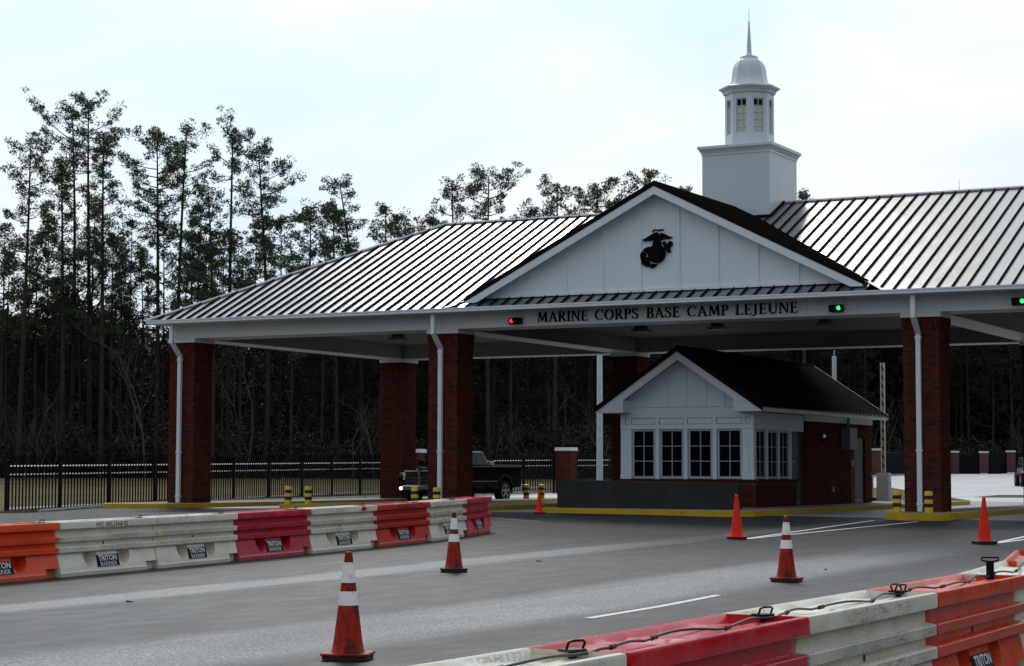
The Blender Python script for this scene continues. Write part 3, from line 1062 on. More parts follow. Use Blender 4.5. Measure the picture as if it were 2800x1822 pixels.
# cupola --------------------------------------------------------------------
cub = part('cupola', MB().box(5.70, 8.01, 5.95, 8.45, 8.9, 11.46), 'cupola_paint', canopy)
cub['label'] = 'white square base with octagonal lantern, bell roof and spire'
def sq_profile(prof, n=4):
    mb = MB()
    vs = []
    for g, z in prof:
        vs += [(5.70 - g, 5.95 - g, z), (8.01 + g, 5.95 - g, z), (8.01 + g, 8.45 + g, z), (5.70 - g, 8.45 + g, z)]
    fs = [(i * 4 + k, i * 4 + (k + 1) % 4, (i + 1) * 4 + (k + 1) % 4, (i + 1) * 4 + k) for i in range(len(prof) - 1) for k in range(4)]
    fs += [(3, 2, 1, 0), tuple((len(prof) - 1) * 4 + k for k in range(4))]
    return mb.add(vs, fs)
part('cornice', sq_profile([(.002, 11.40), (.02, 11.40), (.02, 11.47), (.035, 11.48), (.05, 11.52), (.08, 11.57), (.10, 11.60), (.125, 11.605), (.125, 11.69), (.115, 11.70), (-.3, 11.745)]), 'cupola_paint', cub)
part('base_flashing', MB().hexa([(5.66, 5.90, 9.20), (8.06, 5.90, 9.20), (8.06, 7.2, 9.78), (5.66, 7.2, 9.78),
                                 (5.66, 5.90, 9.36), (8.06, 5.90, 9.36), (8.06, 7.2, 9.97), (5.66, 7.2, 9.97)]), 'rib_metal', cub)
LC = (6.855, 7.2)
ap, hw = 0.735, 0.735 * math.tan(PI / 8)
wall, blind, dark, munt = MB(), MB(), MB(), MB()
for k in range(8):
    a = k * PI / 4
    n = Vector((math.cos(a), math.sin(a), 0))
    t = Vector((-math.sin(a), math.cos(a), 0))
    O = Vector((LC[0], LC[1], 0))
    def Q(u, z, d=0.0): return O + n * (ap - d) + t * u + Vector((0, 0, z))
    W_, z0, z1, za, zb = .175, 12.16, 13.30, 11.70, 13.60
    wall.quad(Q(-hw, za), Q(hw, za), Q(hw, z0), Q(-hw, z0))
    wall.quad(Q(-hw, z1), Q(hw, z1), Q(hw, zb), Q(-hw, zb))
    wall.quad(Q(-hw, z0), Q(-W_, z0), Q(-W_, z1), Q(-hw, z1))
    wall.quad(Q(W_, z0), Q(hw, z0), Q(hw, z1), Q(W_, z1))
    for (p, q) in (((-W_, z0), (W_, z0)), ((W_, z0), (W_, z1)), ((W_, z1), (-W_, z1)), ((-W_, z1), (-W_, z0))):
        wall.quad(Q(*p), Q(*q), Q(q[0], q[1], .07), Q(p[0], p[1], .07))
    wi = part('lantern_window', MB().quad(Q(-W_, z0, .07), Q(W_, z0, .07), Q(W_, 13.06, .07), Q(-W_, 13.06, .07)), 'lantern_blind', cub)
    part('lantern_pane', MB().quad(Q(-W_, 13.06, .07), Q(W_, 13.06, .07), Q(W_, z1, .07), Q(-W_, z1, .07)), 'plate_black', cub)
    def bar(u0, u1, za_, zb_, d0, d1):
        munt.hexa([Q(u0, za_, d0), Q(u1, za_, d0), Q(u1, za_, d1), Q(u0, za_, d1), Q(u0, zb_, d0), Q(u1, zb_, d0), Q(u1, zb_, d1), Q(u0, zb_, d1)])
    bar(-.010, .010, z0, z1, .04, .068)
    for zz in (12.38, 12.61, 12.83, 13.06):
        bar(-W_, W_, zz - .008, zz + .008, .042, .069)
    for u in (-1, 1): bar(u * W_ - .018, u * W_ + .018, z0, z1, .035, .0695)
    bar(-W_, W_, z0 - .0, z0 + .03, .034, .0697)
    bar(-W_, W_, z1 - .035, z1, .034, .0697)
part('lantern_wall', wall, 'cupola_paint', cub)
part('glazing_bars', munt, 'cupola_paint', cub)
PH = PI / 8
part('lantern_cornice', MB().lathe([(.80, 13.50), (.85, 13.50), (.87, 13.59), (.90, 13.60), (.93, 13.65), (1.0, 13.67), (1.0, 13.715), (.98, 13.725), (.70, 13.79)], 8, *LC, PH), 'cupola_paint', cub)
part('bell_roof', MB().lathe([(.74, 13.77), (.70, 13.79), (.66, 13.84), (.615, 13.92), (.585, 14.01), (.566, 14.12), (.555, 14.24), (.54, 14.35), (.51, 14.46), (.46, 14.56), (.39, 14.64), (.28, 14.71), (.2, 14.74)], 8, *LC, PH), 'cupola_paint', cub)
part('spire', MB().lathe([(.29, 14.70), (.29, 14.775), (.13, 14.79), (.12, 14.83), (.095, 14.88), (.085, 14.90), (.022, 15.97), (.012, 15.99)], 8, *LC, PH), 'cupola_paint', cub)
part('spire_rod', MB().tube([(*LC, 15.98), (*LC, 16.36)], .009, 5), 'ridge_metal', cub)

# lettering --------------------------------------------------------------------
def ribbon(mb, path, w, y0, y1):
    P = [Vector(p) for p in path]
    ww = w if isinstance(w, list) else [w] * len(P)
    A, B = [], []
    for i, p in enumerate(P):
        d = (P[min(i + 1, len(P) - 1)] - P[max(i - 1, 0)]).normalized()
        n = Vector((-d.y, d.x))
        A.append(p + n * ww[i] / 2)
        B.append(p - n * ww[i] / 2)
    for i in range(len(P) - 1):
        mb.prism([tuple(A[i]), tuple(B[i]), tuple(B[i + 1]), tuple(A[i + 1])], 1, y0, y1)
def arc(cx, cy, rx, ry, a0, a1, n=18):
    return [(cx + rx * math.cos(math.radians(a0 + (a1 - a0) * i / n)), cy + ry * math.sin(math.radians(a0 + (a1 - a0) * i / n))) for i in range(n + 1)]
TK, TN, SF = 0.15, 0.075, 0.05
def glyph(ch):
    R, Pg = [], []      # ribbons (path, width), polygons
    def st(x, w=TK, z0=0, z1=1): Pg.append([(x, z0), (x + w, z0), (x + w, z1), (x, z1)])
    def sf(x0, x1, z): Pg.append([(x0, z), (x1, z), (x1 - .03, z + SF), (x0 + .03, z + SF)] if z < .5 else [(x0 + .03, z), (x1 - .03, z), (x1, z + SF), (x0, z + SF)])
    adv = .7
    if ch == 'I':
        st(.09); sf(0, .33, 0); sf(0, .33, .95); adv = .33
    elif ch == 'L':
        st(.09); sf(0, .33, 0); sf(0, .33, .95); st(.2, .40, 0, .055); Pg.append([(.56, 0), (.62, 0), (.66, .24), (.60, .055)]); adv = .66
    elif ch == 'E':
        st(.09); sf(0, .3, 0); sf(0, .3, .95); st(.2, .38, 0, .055); st(.2, .36, .945, 1); st(.2, .28, .49, .54)
        Pg.append([(.55, 0), (.61, 0), (.65, .22), (.59, .055)]); Pg.append([(.55, .945), (.59, .79), (.60, 1), (.55, 1)]); Pg.append([(.46, .40), (.50, .40), (.50, .63), (.46, .63)]); adv = .67
    elif ch in 'PRB':
        st(.09); sf(0, .32, 0); sf(0, .2, .95)
        top = arc(.30, .735, .27, .24, 90, -90, 14)
        R.append(([(.2, .975)] + top + [(.2, .495)], [.05, .05] + [.05 + .10 * math.sin(PI * i / 14) for i in range(1, 14)] + [.05, .05, .05][:2]))
        if ch == 'R':
            Pg.append([(.30, .50), (.46, .50), (.80, .03), (.62, .03)]); sf(.56, .86, 0); adv = .80
        elif ch == 'B':
            bot = arc(.32, .26, .31, .235, 90, -90, 14)
            R.append(([(.2, .495)] + bot + [(.2, .025)], [.05, .05] + [.05 + .11 * math.sin(PI * i / 14) for i in range(1, 14)] + [.05, .05])); adv = .70
        else: adv = .64
    elif ch == 'A':
        Pg.append([(.08, .03), (.15, .03), (.44, .95), (.39, 1.02)]); Pg.append([(.36, 1.02), (.46, 1.02), (.84, .03), (.67, .03)])
        st(.24, .36, .33, .38); sf(0, .26, 0); sf(.58, .92, 0); adv = .88
    elif ch == 'M':
        Pg.append([(.10, .03), (.17, .03), (.25, .97), (.17, .97)]); Pg.append([(.17, .97), (.32, .97), (.56, .22), (.49, .06)])
        Pg.append([(.47, .06), (.54, .06), (.84, .97), (.78, .97)]); Pg.append([(.78, .97), (.93, .97), (1.0, .03), (.84, .03)])
        sf(0, .28, 0); sf(.76, 1.08, 0); sf(.10, .30, .95); sf(.82, 1.0, .95); adv = 1.07
    elif ch == 'N':
        st(.10, TN); st(.72, TN); Pg.append([(.10, 1), (.28, 1), (.795, .0), (.72, -.02)]); sf(0, .28, 0); sf(0, .24, .95); sf(.62, .90, .95); adv = .90
    elif ch == 'O':
        R.append((arc(.44, .5, .37, .475, 0, 360, 28), [.06 + .10 * abs(math.cos(2 * PI * i / 28)) for i in range(29)])); adv = .90
    elif ch == 'C':
        R.append((arc(.46, .5, .38, .475, 42, 318, 24), [.05 + .11 * max(0, -math.cos(math.radians(42 + 276 * i / 24))) for i in range(25)]))
        Pg.append([(.70, .72), (.76, .72), (.77, .98), (.71, .90)]); adv = .84
    elif ch == 'S':
        R.append(([(.52, .76), (.48, .90), (.36, .965), (.22, .95), (.11, .86), (.10, .74), (.17, .63), (.32, .53), (.46, .43), (.55, .32), (.54, .16), (.43, .05), (.29, .025), (.15, .06), (.08, .17), (.06, .26)],
                  [.03, .05, .06, .08, .10, .12, .14, .15, .15, .14, .12, .09, .07, .06, .05, .03])); adv = .64
        Pg.append([(.50, .70), (.54, .70), (.54, .98), (.50, .92)]); Pg.append([(.05, .04), (.09, .08), (.09, .30), (.05, .30)])
    elif ch == 'U':
        st(.10, TK, .3, 1); st(.70, TN, .3, 1); sf(0, .35, .95); sf(.62, .86, .95)
        R.append((arc(.455, .33, .28, .30, 180, 360, 16), [TK - (TK - TN) * i / 16 for i in range(17)])); adv = .86
    elif ch == 'J':
        st(.18, TK, .12, 1); sf(.08, .43, .95)
        R.append(([(.255, .14), (.24, .02), (.16, -.09), (.04, -.13), (-.04, -.10)], [.15, .13, .10, .08, .10])); adv = .46
    return R, Pg, adv
signp = part('sign_lettering', MB().box(2.80, 11.10, -.0375, -.036, 5.69, 5.70), 'white_paint', canopy)
signp['label'] = 'black raised serif letters reading MARINE CORPS BASE CAMP LEJEUNE'
CH = 0.300
for word, xa, xb in (('MARINE', 2.815, 4.50), ('CORPS', 4.743, 6.16), ('BASE', 6.416, 7.467), ('CAMP', 7.709, 8.988), ('LEJEUNE', 9.21, 11.086)):
    gs = [glyph(c) for c in word]
    gap = .10
    tot = sum(g[2] for g in gs) + gap * (len(gs) - 1)
    sx = (xb - xa) / tot
    x = xa
    for R, Pg, adv in gs:
        mb = MB()
        for p, w in R:
            ribbon(mb, [(x + q[0] * sx, 5.705 + q[1] * CH) for q in p], [v * CH for v in w] if isinstance(w, list) else w * CH, -.085, -.04)
        for pg in Pg:
            mb.prism([(x + q[0] * sx, 5.705 + q[1] * CH) for q in pg], 1, -.085, -.04)
        part('letter', mb, 'sign_black', signp)
        x += (adv + gap) * sx
# emblem ---------------------------------------------------------------------
EX = lambda q: (6.785 + (q[0] - 920) * 1.207e-3, 8.302 - (q[1] - 260) * 1.111e-3)
em = part('emblem', MB().prism([EX((925 + 228 * math.cos(a * PI / 20), 910 - 250 * math.sin(a * PI / 20))) for a in range(40)], 1, -.20, -.1006), 'sign_black', canopy)
em['label'] = 'black eagle, globe and anchor emblem on the gable'
# swelling of the globe
gl = MB()
for i in range(5):
    r_ = 1 - i * .2
    gl.prism([EX((925 + 225 * r_ ** .6 * math.cos(a * PI / 16), 910 - 247 * r_ ** .6 * math.sin(a * PI / 16))) for a in range(32)], 1, -.205 - i * .014, -.19 - i * .014)
part('globe', gl, 'sign_black', em)
def eprism(name, pts, d=.05):
    part(name, MB().prism([EX(p) for p in pts], 1, -.10 - d, -.1008), 'sign_black', em)
eprism('eagle_body', [(860, 372), (885, 355), (925, 345), (960, 360), (975, 440), (990, 452), (1000, 565), (1050, 630), (1025, 675), (940, 700), (830, 675), (812, 640), (865, 565), (885, 455), (878, 400)], .09)
eprism('eagle_wing', [(862, 375), (840, 378), (780, 400), (690, 450), (600, 500), (540, 520), (545, 540), (600, 560), (650, 563), (700, 552), (730, 553), (760, 545), (790, 552), (865, 572), (886, 450), (868, 448)], .07)
eprism('eagle_wing', [(1010, 382), (1025, 372), (1055, 370), (1090, 378), (1180, 430), (1270, 478), (1325, 485), (1325, 500), (1260, 530), (1190, 533), (1160, 524), (1140, 536), (1110, 528), (1060, 550), (990, 567), (984, 450), (1003, 440)], .072)
sb = MB()
ribbon(sb, [EX(p) for p in ((885, 378), (835, 360), (812, 322), (828, 282), (868, 270), (960, 294), (1050, 282), (1095, 292))], [.014, .018, .02, .022, .03, .042, .04, .05], -.15, -.101)
part('streamer', sb, 'sign_black', em)
eprism('anchor_fluke', [(730, 718), (690, 714), (620, 740), (570, 790), (545, 828), (598, 830), (640, 870), (662, 882), (690, 800), (716, 750)], .06)
eprism('anchor_arm', [(545, 835), (510, 860), (488, 920), (485, 970), (505, 1050), (520, 1120), (498, 1140), (530, 1143), (570, 1200), (620, 1235), (660, 1242), (700, 1238), (770, 1262), (775, 1292), (850, 1270), (900, 1230), (938, 1182), (870, 1184), (780, 1155), (785, 1195), (745, 1190), (735, 1120), (712, 1060), (700, 990), (655, 990), (622, 960), (638, 900), (600, 850)], .065)
eprism('anchor_stock', [(1080, 625), (1120, 592), (1150, 605), (1190, 680), (1285, 850), (1285, 880), (1245, 908), (1210, 890), (1150, 800), (1078, 652)], .07)
eprism('anchor_ring', [(1270 + 68 * math.cos(a * PI / 10), 670 - 72 * math.sin(a * PI / 10)) for a in range(20)], .055)
eprism('anchor_shank', [(1185, 770), (1230, 720), (1290, 735), (1262, 810), (1240, 830)], .06)

# traffic signals on the beam ---------------------------------------------------------
def signal(x0, x1, z0, z1, on, label):
    t = thing('traffic_signal', label, 'traffic light', ((x0 + x1) / 2, -.04, (z0 + z1) / 2), 'lane signals on the white beam')
    part('housing', MB().box(x0, x1, -.20, -.042, z0, z1), 'black_metal', t, bevel=.012)
    zc = (z0 + z1) / 2
    for i, (cx, col) in enumerate(((x0 + .105, 'red_lamp'), (x1 - .105, 'green_lamp'))):
        lit = (i == 0) == (on == 'red')
        mb = MB()
        mb.prism([(cx + .062 * math.cos(a * PI / 8), zc + .062 * math.sin(a * PI / 8)) for a in range(16)], 1, -.212, -.198)
        part('lens', mb, col if lit else 'brick_deep_red' if i == 0 else 'plate_black', t)
        v = MB()
        ring = [(cx + .075 * math.cos(PI * (a - 1) / 10), zc + .075 * math.sin(PI * (a - 1) / 10)) for a in range(13)]
        for p, q in zip(ring[:-1], ring[1:]):
            v.quad((p[0], -.20, p[1]), (q[0], -.20, q[1]), (q[0], -.30, q[1]), (p[0], -.30, p[1]))
        part('visor', v, 'black_metal', t)
    return t
signal(1.90, 2.32, 5.665, 5.86, 'red', 'black lane signal with lit red lamp, left of the black lettering')
signal(12.04, 12.44, 5.683, 5.88, 'green', 'black lane signal with lit green lamp, between the lettering and the downspout')
signal(17.14, 17.54, 5.683, 5.88, 'green', 'black lane signal with lit green lamp, right of the rightmost downspout')

# ================================================================== GUARD KIOSK
kiosk = thing('guard_kiosk', 'white and brick guard kiosk with dark gabled roof under the canopy', 'building', (6.2, 8.5, 0.146))
def wall_bricks(name, mb_list, parent, n_single=0):
    """mb_list: (orient, x, y, z, ln) bricks given in world space"""
    mb = MB()
    cnt = 0
    w = worldpos(parent)
    for o, x, y, z, ln in mb_list:
        if cnt < n_single and abs(ln - BL) < .02:
            link('brick', bsing[(o, bmat())], parent, (x - w[0], y - w[1], z - w[2]))
            cnt += 1
        else:
            mb.cur = bmat()
            brick_box(mb, o, x, y, z, ln)
    s = part('brickwork', mb, BM, parent)
    s['kind'] = 'stuff'
def face_run(o, fixed, a, b, z0, z1, holes=()):
    out = []
    r = 0
    z = z0 + BH / 2 + .004
    while z + BH / 2 < z1:
        u = a - (0.102 if r % 2 else 0)
        while u < b - .01:
            p, q = max(u, a), min(u + BL, b)
            segs = [(p, q)]
            for (ha, hb, hz0, hz1) in holes:
                if hz0 < z < hz1:
                    ns = []
                    for s0, s1 in segs:
                        if s1 <= ha or s0 >= hb: ns.append((s0, s1))
                        else:
                            if s0 < ha: ns.append((s0, ha))
                            if s1 > hb: ns.append((hb, s1))
                    segs = ns
            for s0, s1 in segs:
                if s1 - s0 > .03:
                    c = (s0 + s1) / 2
                    out.append((o, c, fixed, z, s1 - s0) if o == 0 else (o, fixed, c, z, s1 - s0))
            u += BL + JT
        z += .0725
        r += 1
    return out
# brick base (front part) and rear brick block
base = part('brick_base', MB().box(3.99, 8.48, 3.27, 6.94, .15, .90), 'mortar', kiosk)
B1 = face_run(0, 3.315 - .04, 3.98, 8.49, .33, .90)
B1 = [(o, x, 3.30, z, l) for o, x, y, z, l in B1]
B1.sort(key=lambda q: -q[1])
B2 = face_run(1, 8.445, 3.35, 6.95, .33, .90)
wall_bricks('brickwork', B1 + B2, base, 120)
mb = MB()      # soldier base course and rowlock sill
for i in range(64):
    x = 3.975 + i * .0705
    mb.cur = bmat(); mb.box(x, x + .061, 3.252, 3.34, .155, .325)
    mb.cur = bmat(); mb.box(x, x + .061, 3.20, 3.34, .905, .985)
for i in range(50):
    y = 3.345 + i * .0715
    mb.cur = bmat(); mb.box(8.41, 8.497, y, y + .062, .155, .325)
    mb.cur = bmat(); mb.box(8.41, 8.545, y, y + .062, .905, .985)
o = part('sill_course', mb, BM, base)
o['kind'] = 'stuff'
blk = part('brick_wall', MB().box(4.05, 8.42, 7.78, 14.62, .15, 2.86), 'mortar', kiosk)
B3 = face_run(1, 8.445, 7.80, 12.66, .155, 2.85) + face_run(1, 8.445, 12.66, 14.64, .155, 2.85, [(12.70, 13.85, 0, 2.42)])
B3.sort(key=lambda q: q[2])
wall_bricks('brickwork', B3, blk, 180)
wall_bricks('brickwork', face_run(0, 7.82, 8.36, 8.395, .155, 2.85), blk, 0)
# white clapboard upper room
part('corner_wall', MB().box(4.06, 8.34, 3.42, 6.56, .99, 3.02), 'door_grey', kiosk)
FY = 3.305
SX = 8.44
def fbox(name, x0, x1, z0, z1, y0, y1, mat='white_paint', par=None):
    return part(name, MB().box(x0, x1, y0, y1, z0, z1), mat, par or kiosk)
def sbox(name, y0, y1, z0, z1, x0, x1, mat='white_paint', par=None):
    return part(name, MB().box(x0, x1, y0, y1, z0, z1), mat, par or kiosk)
fbox('corner_post', 4.02, 4.386, .99, 2.53, FY, FY + .12)
fbox('corner_post', 8.064, 8.44, .99, 2.53, FY, FY + .12)
sbox('corner_post', FY + .121, 3.528, .99, 2.53, SX - .12, SX)
fbox('corner_panel', 4.145, 4.26, 1.16, 2.45, FY - .018, FY + .01)
fbox('corner_panel', 8.18, 8.31, 1.16, 2.45, FY - .018, FY + .01)
fbox('post_foot', 4.01, 4.37, .99, 1.12, FY - .012, FY + .01)
fbox('post_foot', 8.07, 8.455, .99, 1.12, FY - .012, FY + .01)
fbox('lintel', 4.02, 8.445, 2.532, 2.678, FY - .022, FY + .12)
fbox('frieze_wall', 4.04, 8.43, 2.68, 3.00, FY + .012, FY + .12, 'soffit_paint')  # dark backing paints the shade in the gaps between panels
WX = ((4.388, 5.194), (5.338, 6.148), (6.279, 7.096), (7.239, 8.062))
for a, b in WX: fbox('frieze_panel', a + .016, b - .016, 2.692, 2.852, FY - .004, FY + .0115)
for a in (4.19, 8.20): fbox('frieze_panel', a, a + .11, 2.692, 2.852, FY - .004, FY + .0115)
for a, b in ((4.022, 4.17), (4.30, 4.385), (5.20, 5.332), (6.154, 6.273), (7.10, 7.233), (8.068, 8.19), (8.325, 8.44)):
    fbox('frieze_stile', a, b, 2.682, 2.868, FY - .024, FY + .011)
fbox('frieze_rail', 4.02, 8.44, 2.87, 3.005, FY - .026, FY + .011)
for a, b in zip(WX[:-1], WX[1:]): fbox('mullion', a[1] + .004, b[0] - .004, .99, 2.531, FY - .004, FY + .10)
def window(u0, u1, z0, z1, axis, f, par):
    """casement of six lights; axis 0: in the front wall, 1: in the side wall"""
    def B(mb, a, b, c, d, o0, o1):
        if axis == 0: mb.box(a, b, f + o0, f + o1, c, d)
        else: mb.box(f - o1, f - o0, a, b, c, d)
    w_ = .062
    m1 = MB()
    B(m1, u0, u1, z1 - w_, z1, .03, .09)
    B(m1, u0, u1, z0, z0 + .078, .03, .09)
    B(m1, u0, u0 + w_, z0 + .078, z1 - w_, .03, .09)
    B(m1, u1 - w_, u1, z0 + .078, z1 - w_, .03, .09)
    fr = part('window', m1, 'frame_grey', par)
    a, b, c, d = u0 + w_, u1 - w_, z0 + .078, z1 - w_
    m2 = MB()
    cu = (a + b) / 2
    B(m2, cu - .014, cu + .014, c, d, .045, .075)
    zs = [c + (d - c) / 3 * k for k in range(4)]
    for zz in zs[1:3]:
        B(m2, a, cu - .0145, zz - .012, zz + .012, .045, .074)
        B(m2, cu + .0145, b, zz - .012, zz + .012, .045, .074)
    part('glazing_bars', m2, 'muntin_grey', fr)
    for i in range(3):
        for (p, q) in ((a, cu - .014), (cu + .014, b)):
            m3 = MB()
            B(m3, p, q, zs[i] + (.012 if i else 0), zs[i + 1] - (.012 if i < 2 else 0), .066, .080)
            part('pane', m3, 'window_glass', fr)
for a, b in WX: window(a + .012, b - .012, 1.0, 2.528, 0, FY, kiosk)
SY = ((3.535, 4.395), (4.53, 5.45), (5.555, 6.415))
for a, b in SY: window(a, b, 1.0, 2.50, 1, SX, kiosk)
for a, b in ((4.40, 4.525), (5.455, 5.55), (6.42, 6.60)): sbox('mullion', a, b, .99, 2.505, SX - .10, SX + .004)
sbox('lintel', 3.53, 7.72, 2.507, 2.70, SX - .12, SX + .006)
sbox('frieze_wall', 3.31, 7.75, 2.702, 3.03, SX - .13, SX - .004)
sbox('frieze_board', 7.76, 14.66, 2.865, 3.06, SX - .06, SX + .075)
dr = sbox('door', 6.615, 7.70, .155, 2.50, SX - .14, SX - .09, 'door_grey')
part('kick_plate', MB().box(SX - .089, SX - .085, 6.68, 7.62, .17, .30), 'box_grey', dr)
part('door_sign', MB().box(SX - .089, SX - .084, 6.85, 7.15, 1.52, 1.58), 'brass', dr)
part('handle', MB().box(SX - .089, SX - .05, 6.70, 6.80, 1.10, 1.14), 'chrome', dr)
part('door_reveal', MB().box(SX - .02, SX + .008, 12.68, 13.87, 2.43, 2.50), 'mortar', blk)
d2 = sbox('door', 12.72, 13.83, .16, 2.42, 8.425, 8.432, 'door_grey')
part('kick_plate', MB().box(8.4325, 8.436, 12.78, 13.78, .17, .30), 'box_grey', d2)
part('hinge', MB().box(8.4325, 8.45, 13.76, 13.80, 1.3, 1.42), 'chrome', d2)
# fittings on the brick side wall
e = sbox('electrical_box', 11.35, 12.15, 1.98, 2.72, 8.492, 8.78, 'box_grey')
part('box_cover', MB().box(8.49, 8.80, 11.33, 11.349, 1.96, 2.74), 'box_grey', e)
part('conduit', MB().tube([(8.62, 11.7, 2.72), (8.62, 11.7, 3.05)], .05, 8), 'box_grey', e)
c1 = part('security_camera', MB().tube([(8.50, 8.75, 2.42), (8.78, 8.70, 2.42), (8.80, 8.62, 2.36)], .045, 8), 'dull_chrome', kiosk)
part('camera_head', MB().tube([(8.80, 8.50, 2.35), (8.80, 8.72, 2.38)], .055, 8), 'dull_chrome', c1)
part('alarm_bell', MB().tube([(8.49, 9.35, 2.26), (8.62, 9.35, 2.26)], .05, 8), 'brick_deep_red', kiosk)
part('meter_box', MB().box(8.492, 8.58, 12.15, 12.35, 1.42, 1.64), 'box_grey', kiosk)
part('meter_pipe', MB().tube([(8.53, 12.25, 1.42), (8.53, 12.32, .15)], .018, 6), 'dull_chrome', kiosk)
part('outlet_cover', MB().box(8.492, 8.56, 10.22, 10.38, .56, .74), 'box_grey', kiosk)
# gable end
KX, KZ, KE = 6.20, 5.02, 2.755      # ridge x, ridge z, half span
KS = (KZ - 3.19) / KE
zk = lambda d: KZ - KS * d
fbox('tie_beam', 4.02, 8.43, 3.008, 3.20, FY - .02, FY + .08)
part('ledge', MB().box(4.16, 8.30, FY - .05, FY + .05, 3.203, 3.245), 'white_paint', kiosk)
kc = [KX - 2.35, 4.365, 4.99, 5.605, 6.235, 6.87, 7.485, 8.11, KX + 2.35]
for a, b in zip(kc[:-1], kc[1:]):
    t_ = lambda x_: max(3.26, zk(abs(x_ - KX)) - .22)
    P = [(a + .003, 3.25), (b - .003, 3.25), (b - .003, t_(b)), (a + .003, t_(a))]
    if a < KX < b: P.insert(3, (KX, zk(0) - .22))
    part('gable_panel', MB().prism(P, 1, FY, FY + .05), 'white_paint', kiosk)
for q in kc[2:-2]: part('batten', MB().box(q - .045, q + .045, FY - .028, FY, 3.25, zk(abs(q - KX)) - .33), 'white_paint', kiosk)
for s in (1, -1):
    D = KE
    zt = lambda d: KZ - .12 - KS * d
    part('rake_board', MB().prism([(KX, zt(0)), (KX + s * D, zt(D)), (KX + s * D, 3.035), (KX + s * (D - .93), 3.035), (KX + s * (D - .93), zt(D - .93) - .27), (KX, zt(0) - .27)], 1, 2.70, 2.76), 'white_paint', kiosk)
    part('rake_moulding', MB().prism([(KX, zt(0) + .001), (KX + s * D, zt(D) + .001), (KX + s * D, zt(D) - .05), (KX, zt(0) - .05)], 1, 2.675, 2.699), 'white_paint', kiosk)
    part('eave_return', MB().prism([(KX + s * (D - .02), 3.037), (KX + s * (D - .928), 3.037), (KX + s * (D - .928), zt(D - .93) - .28), (KX + s * (D - .02), zt(D) - .02)], 1, 2.761, 3.284), 'white_paint', kiosk)
    part('gable_trim', MB().prism([(KX, zt(0) - .13), (KX + s * 2.2, zt(2.2) - .13), (KX + s * 2.2, zt(2.2) - .29), (KX, zt(0) - .29)], 1, FY - .034, FY - .0005), 'white_paint', kiosk)
    part('rake_soffit', MB().hexa([(KX, 2.761, zt(0) - .10), (KX + s * 2.4, 2.761, zt(2.4) - .10), (KX + s * 2.4, FY, zt(2.4) - .10), (KX, FY, zt(0) - .10),
                                   (KX, 2.761, zt(0) - .02), (KX + s * 2.4, 2.761, zt(2.4) - .02), (KX + s * 2.4, FY, zt(2.4) - .02), (KX, FY, zt(0) - .02)]), 'white_paint', kiosk)
    part('eave_board', MB().box(KX + s * (D - .03) - .03, KX + s * (D - .03) + .03, 2.761, 15.02, 3.035, 3.165), 'white_metal', kiosk)
    part('eave_soffit', MB().box(min(KX + s * 2.2, KX + s * (D - .06)), max(KX + s * 2.2, KX + s * (D - .06)), 3.29, 15.0, 3.062, 3.08), 'white_paint', kiosk)
    # roof sheets
    y = 2.655
    while y < 15.05:
        y1 = min(y + .405, 15.06)
        mb = MB()
        P = [(KX, y, KZ), (KX + s * KE * 1.01, y, zk(KE * 1.01)), (KX + s * KE * 1.01, y1, zk(KE * 1.01)), (KX, y1, KZ)]
        P = P if s > 0 else P[::-1]
        mb.add(P + [(p[0], p[1], p[2] - .02) for p in P], [(0, 1, 2, 3), (7, 6, 5, 4), (0, 4, 5, 1), (1, 5, 6, 2), (2, 6, 7, 3), (3, 7, 4, 0)])
        mb.cur = 1
        a_, b_ = Vector((KX, y, KZ)), Vector((KX + s * KE * 1.01, y, zk(KE * 1.01)))
        h, q = Vector((0, 0, .045)), Vector((0, .016, 0))
        mb.hexa([a_, b_, b_ + q, a_ + q, a_ + h, b_ + h, b_ + q + h, a_ + q + h])
        part('roof_sheet', mb, ['kiosk_roof_shaded', 'rib_metal'], kiosk)
        y = y1
    part('verge_trim', MB().hexa([(KX, 2.64, KZ - .13), (KX + s * (KE + .03), 2.64, zk(KE + .03) - .13), (KX + s * (KE + .03), 2.675, zk(KE + .03) - .13), (KX, 2.675, KZ - .13),
                                  (KX, 2.64, KZ + .03), (KX + s * (KE + .03), 2.64, zk(KE + .03) + .03), (KX + s * (KE + .03), 2.675, zk(KE + .03) + .03), (KX, 2.675, KZ + .03)]), 'rib_metal', kiosk)
    part('verge_trim', MB().hexa([(KX, 15.04, KZ - .10), (KX + s * (KE + .03), 15.04, zk(KE + .03) - .10), (KX + s * (KE + .03), 15.075, zk(KE + .03) - .10), (KX, 15.075, KZ - .10),
                                  (KX, 15.04, KZ + .045), (KX + s * (KE + .03), 15.04, zk(KE + .03) + .045), (KX + s * (KE + .03), 15.075, zk(KE + .03) + .045), (KX, 15.075, KZ + .045)]), 'ridge_metal', kiosk)
part('ridge_cap', MB().tube([(KX, 2.66, KZ + .02), (KX, 15.05, KZ + .02)], .05, 6), 'rib_metal', kiosk)

# low concrete crash wall in front of the kiosk
mb = MB().hexa([(3.60, -.30, .146), (9.34, -.30, .146), (9.34, .02, .146), (3.60, .02, .146), (3.60, -.27, .965), (9.34, -.27, .900), (9.34, -.01, .905), (3.60, -.01, .97)])
o = link('crash_wall', mb.mesh('crash_wall', 'concrete_dark'))
bv = o.modifiers.new('b', 'BEVEL'); bv.width = .015
tag(o, 'low dark concrete crash wall in front of the guard kiosk', 'wall')

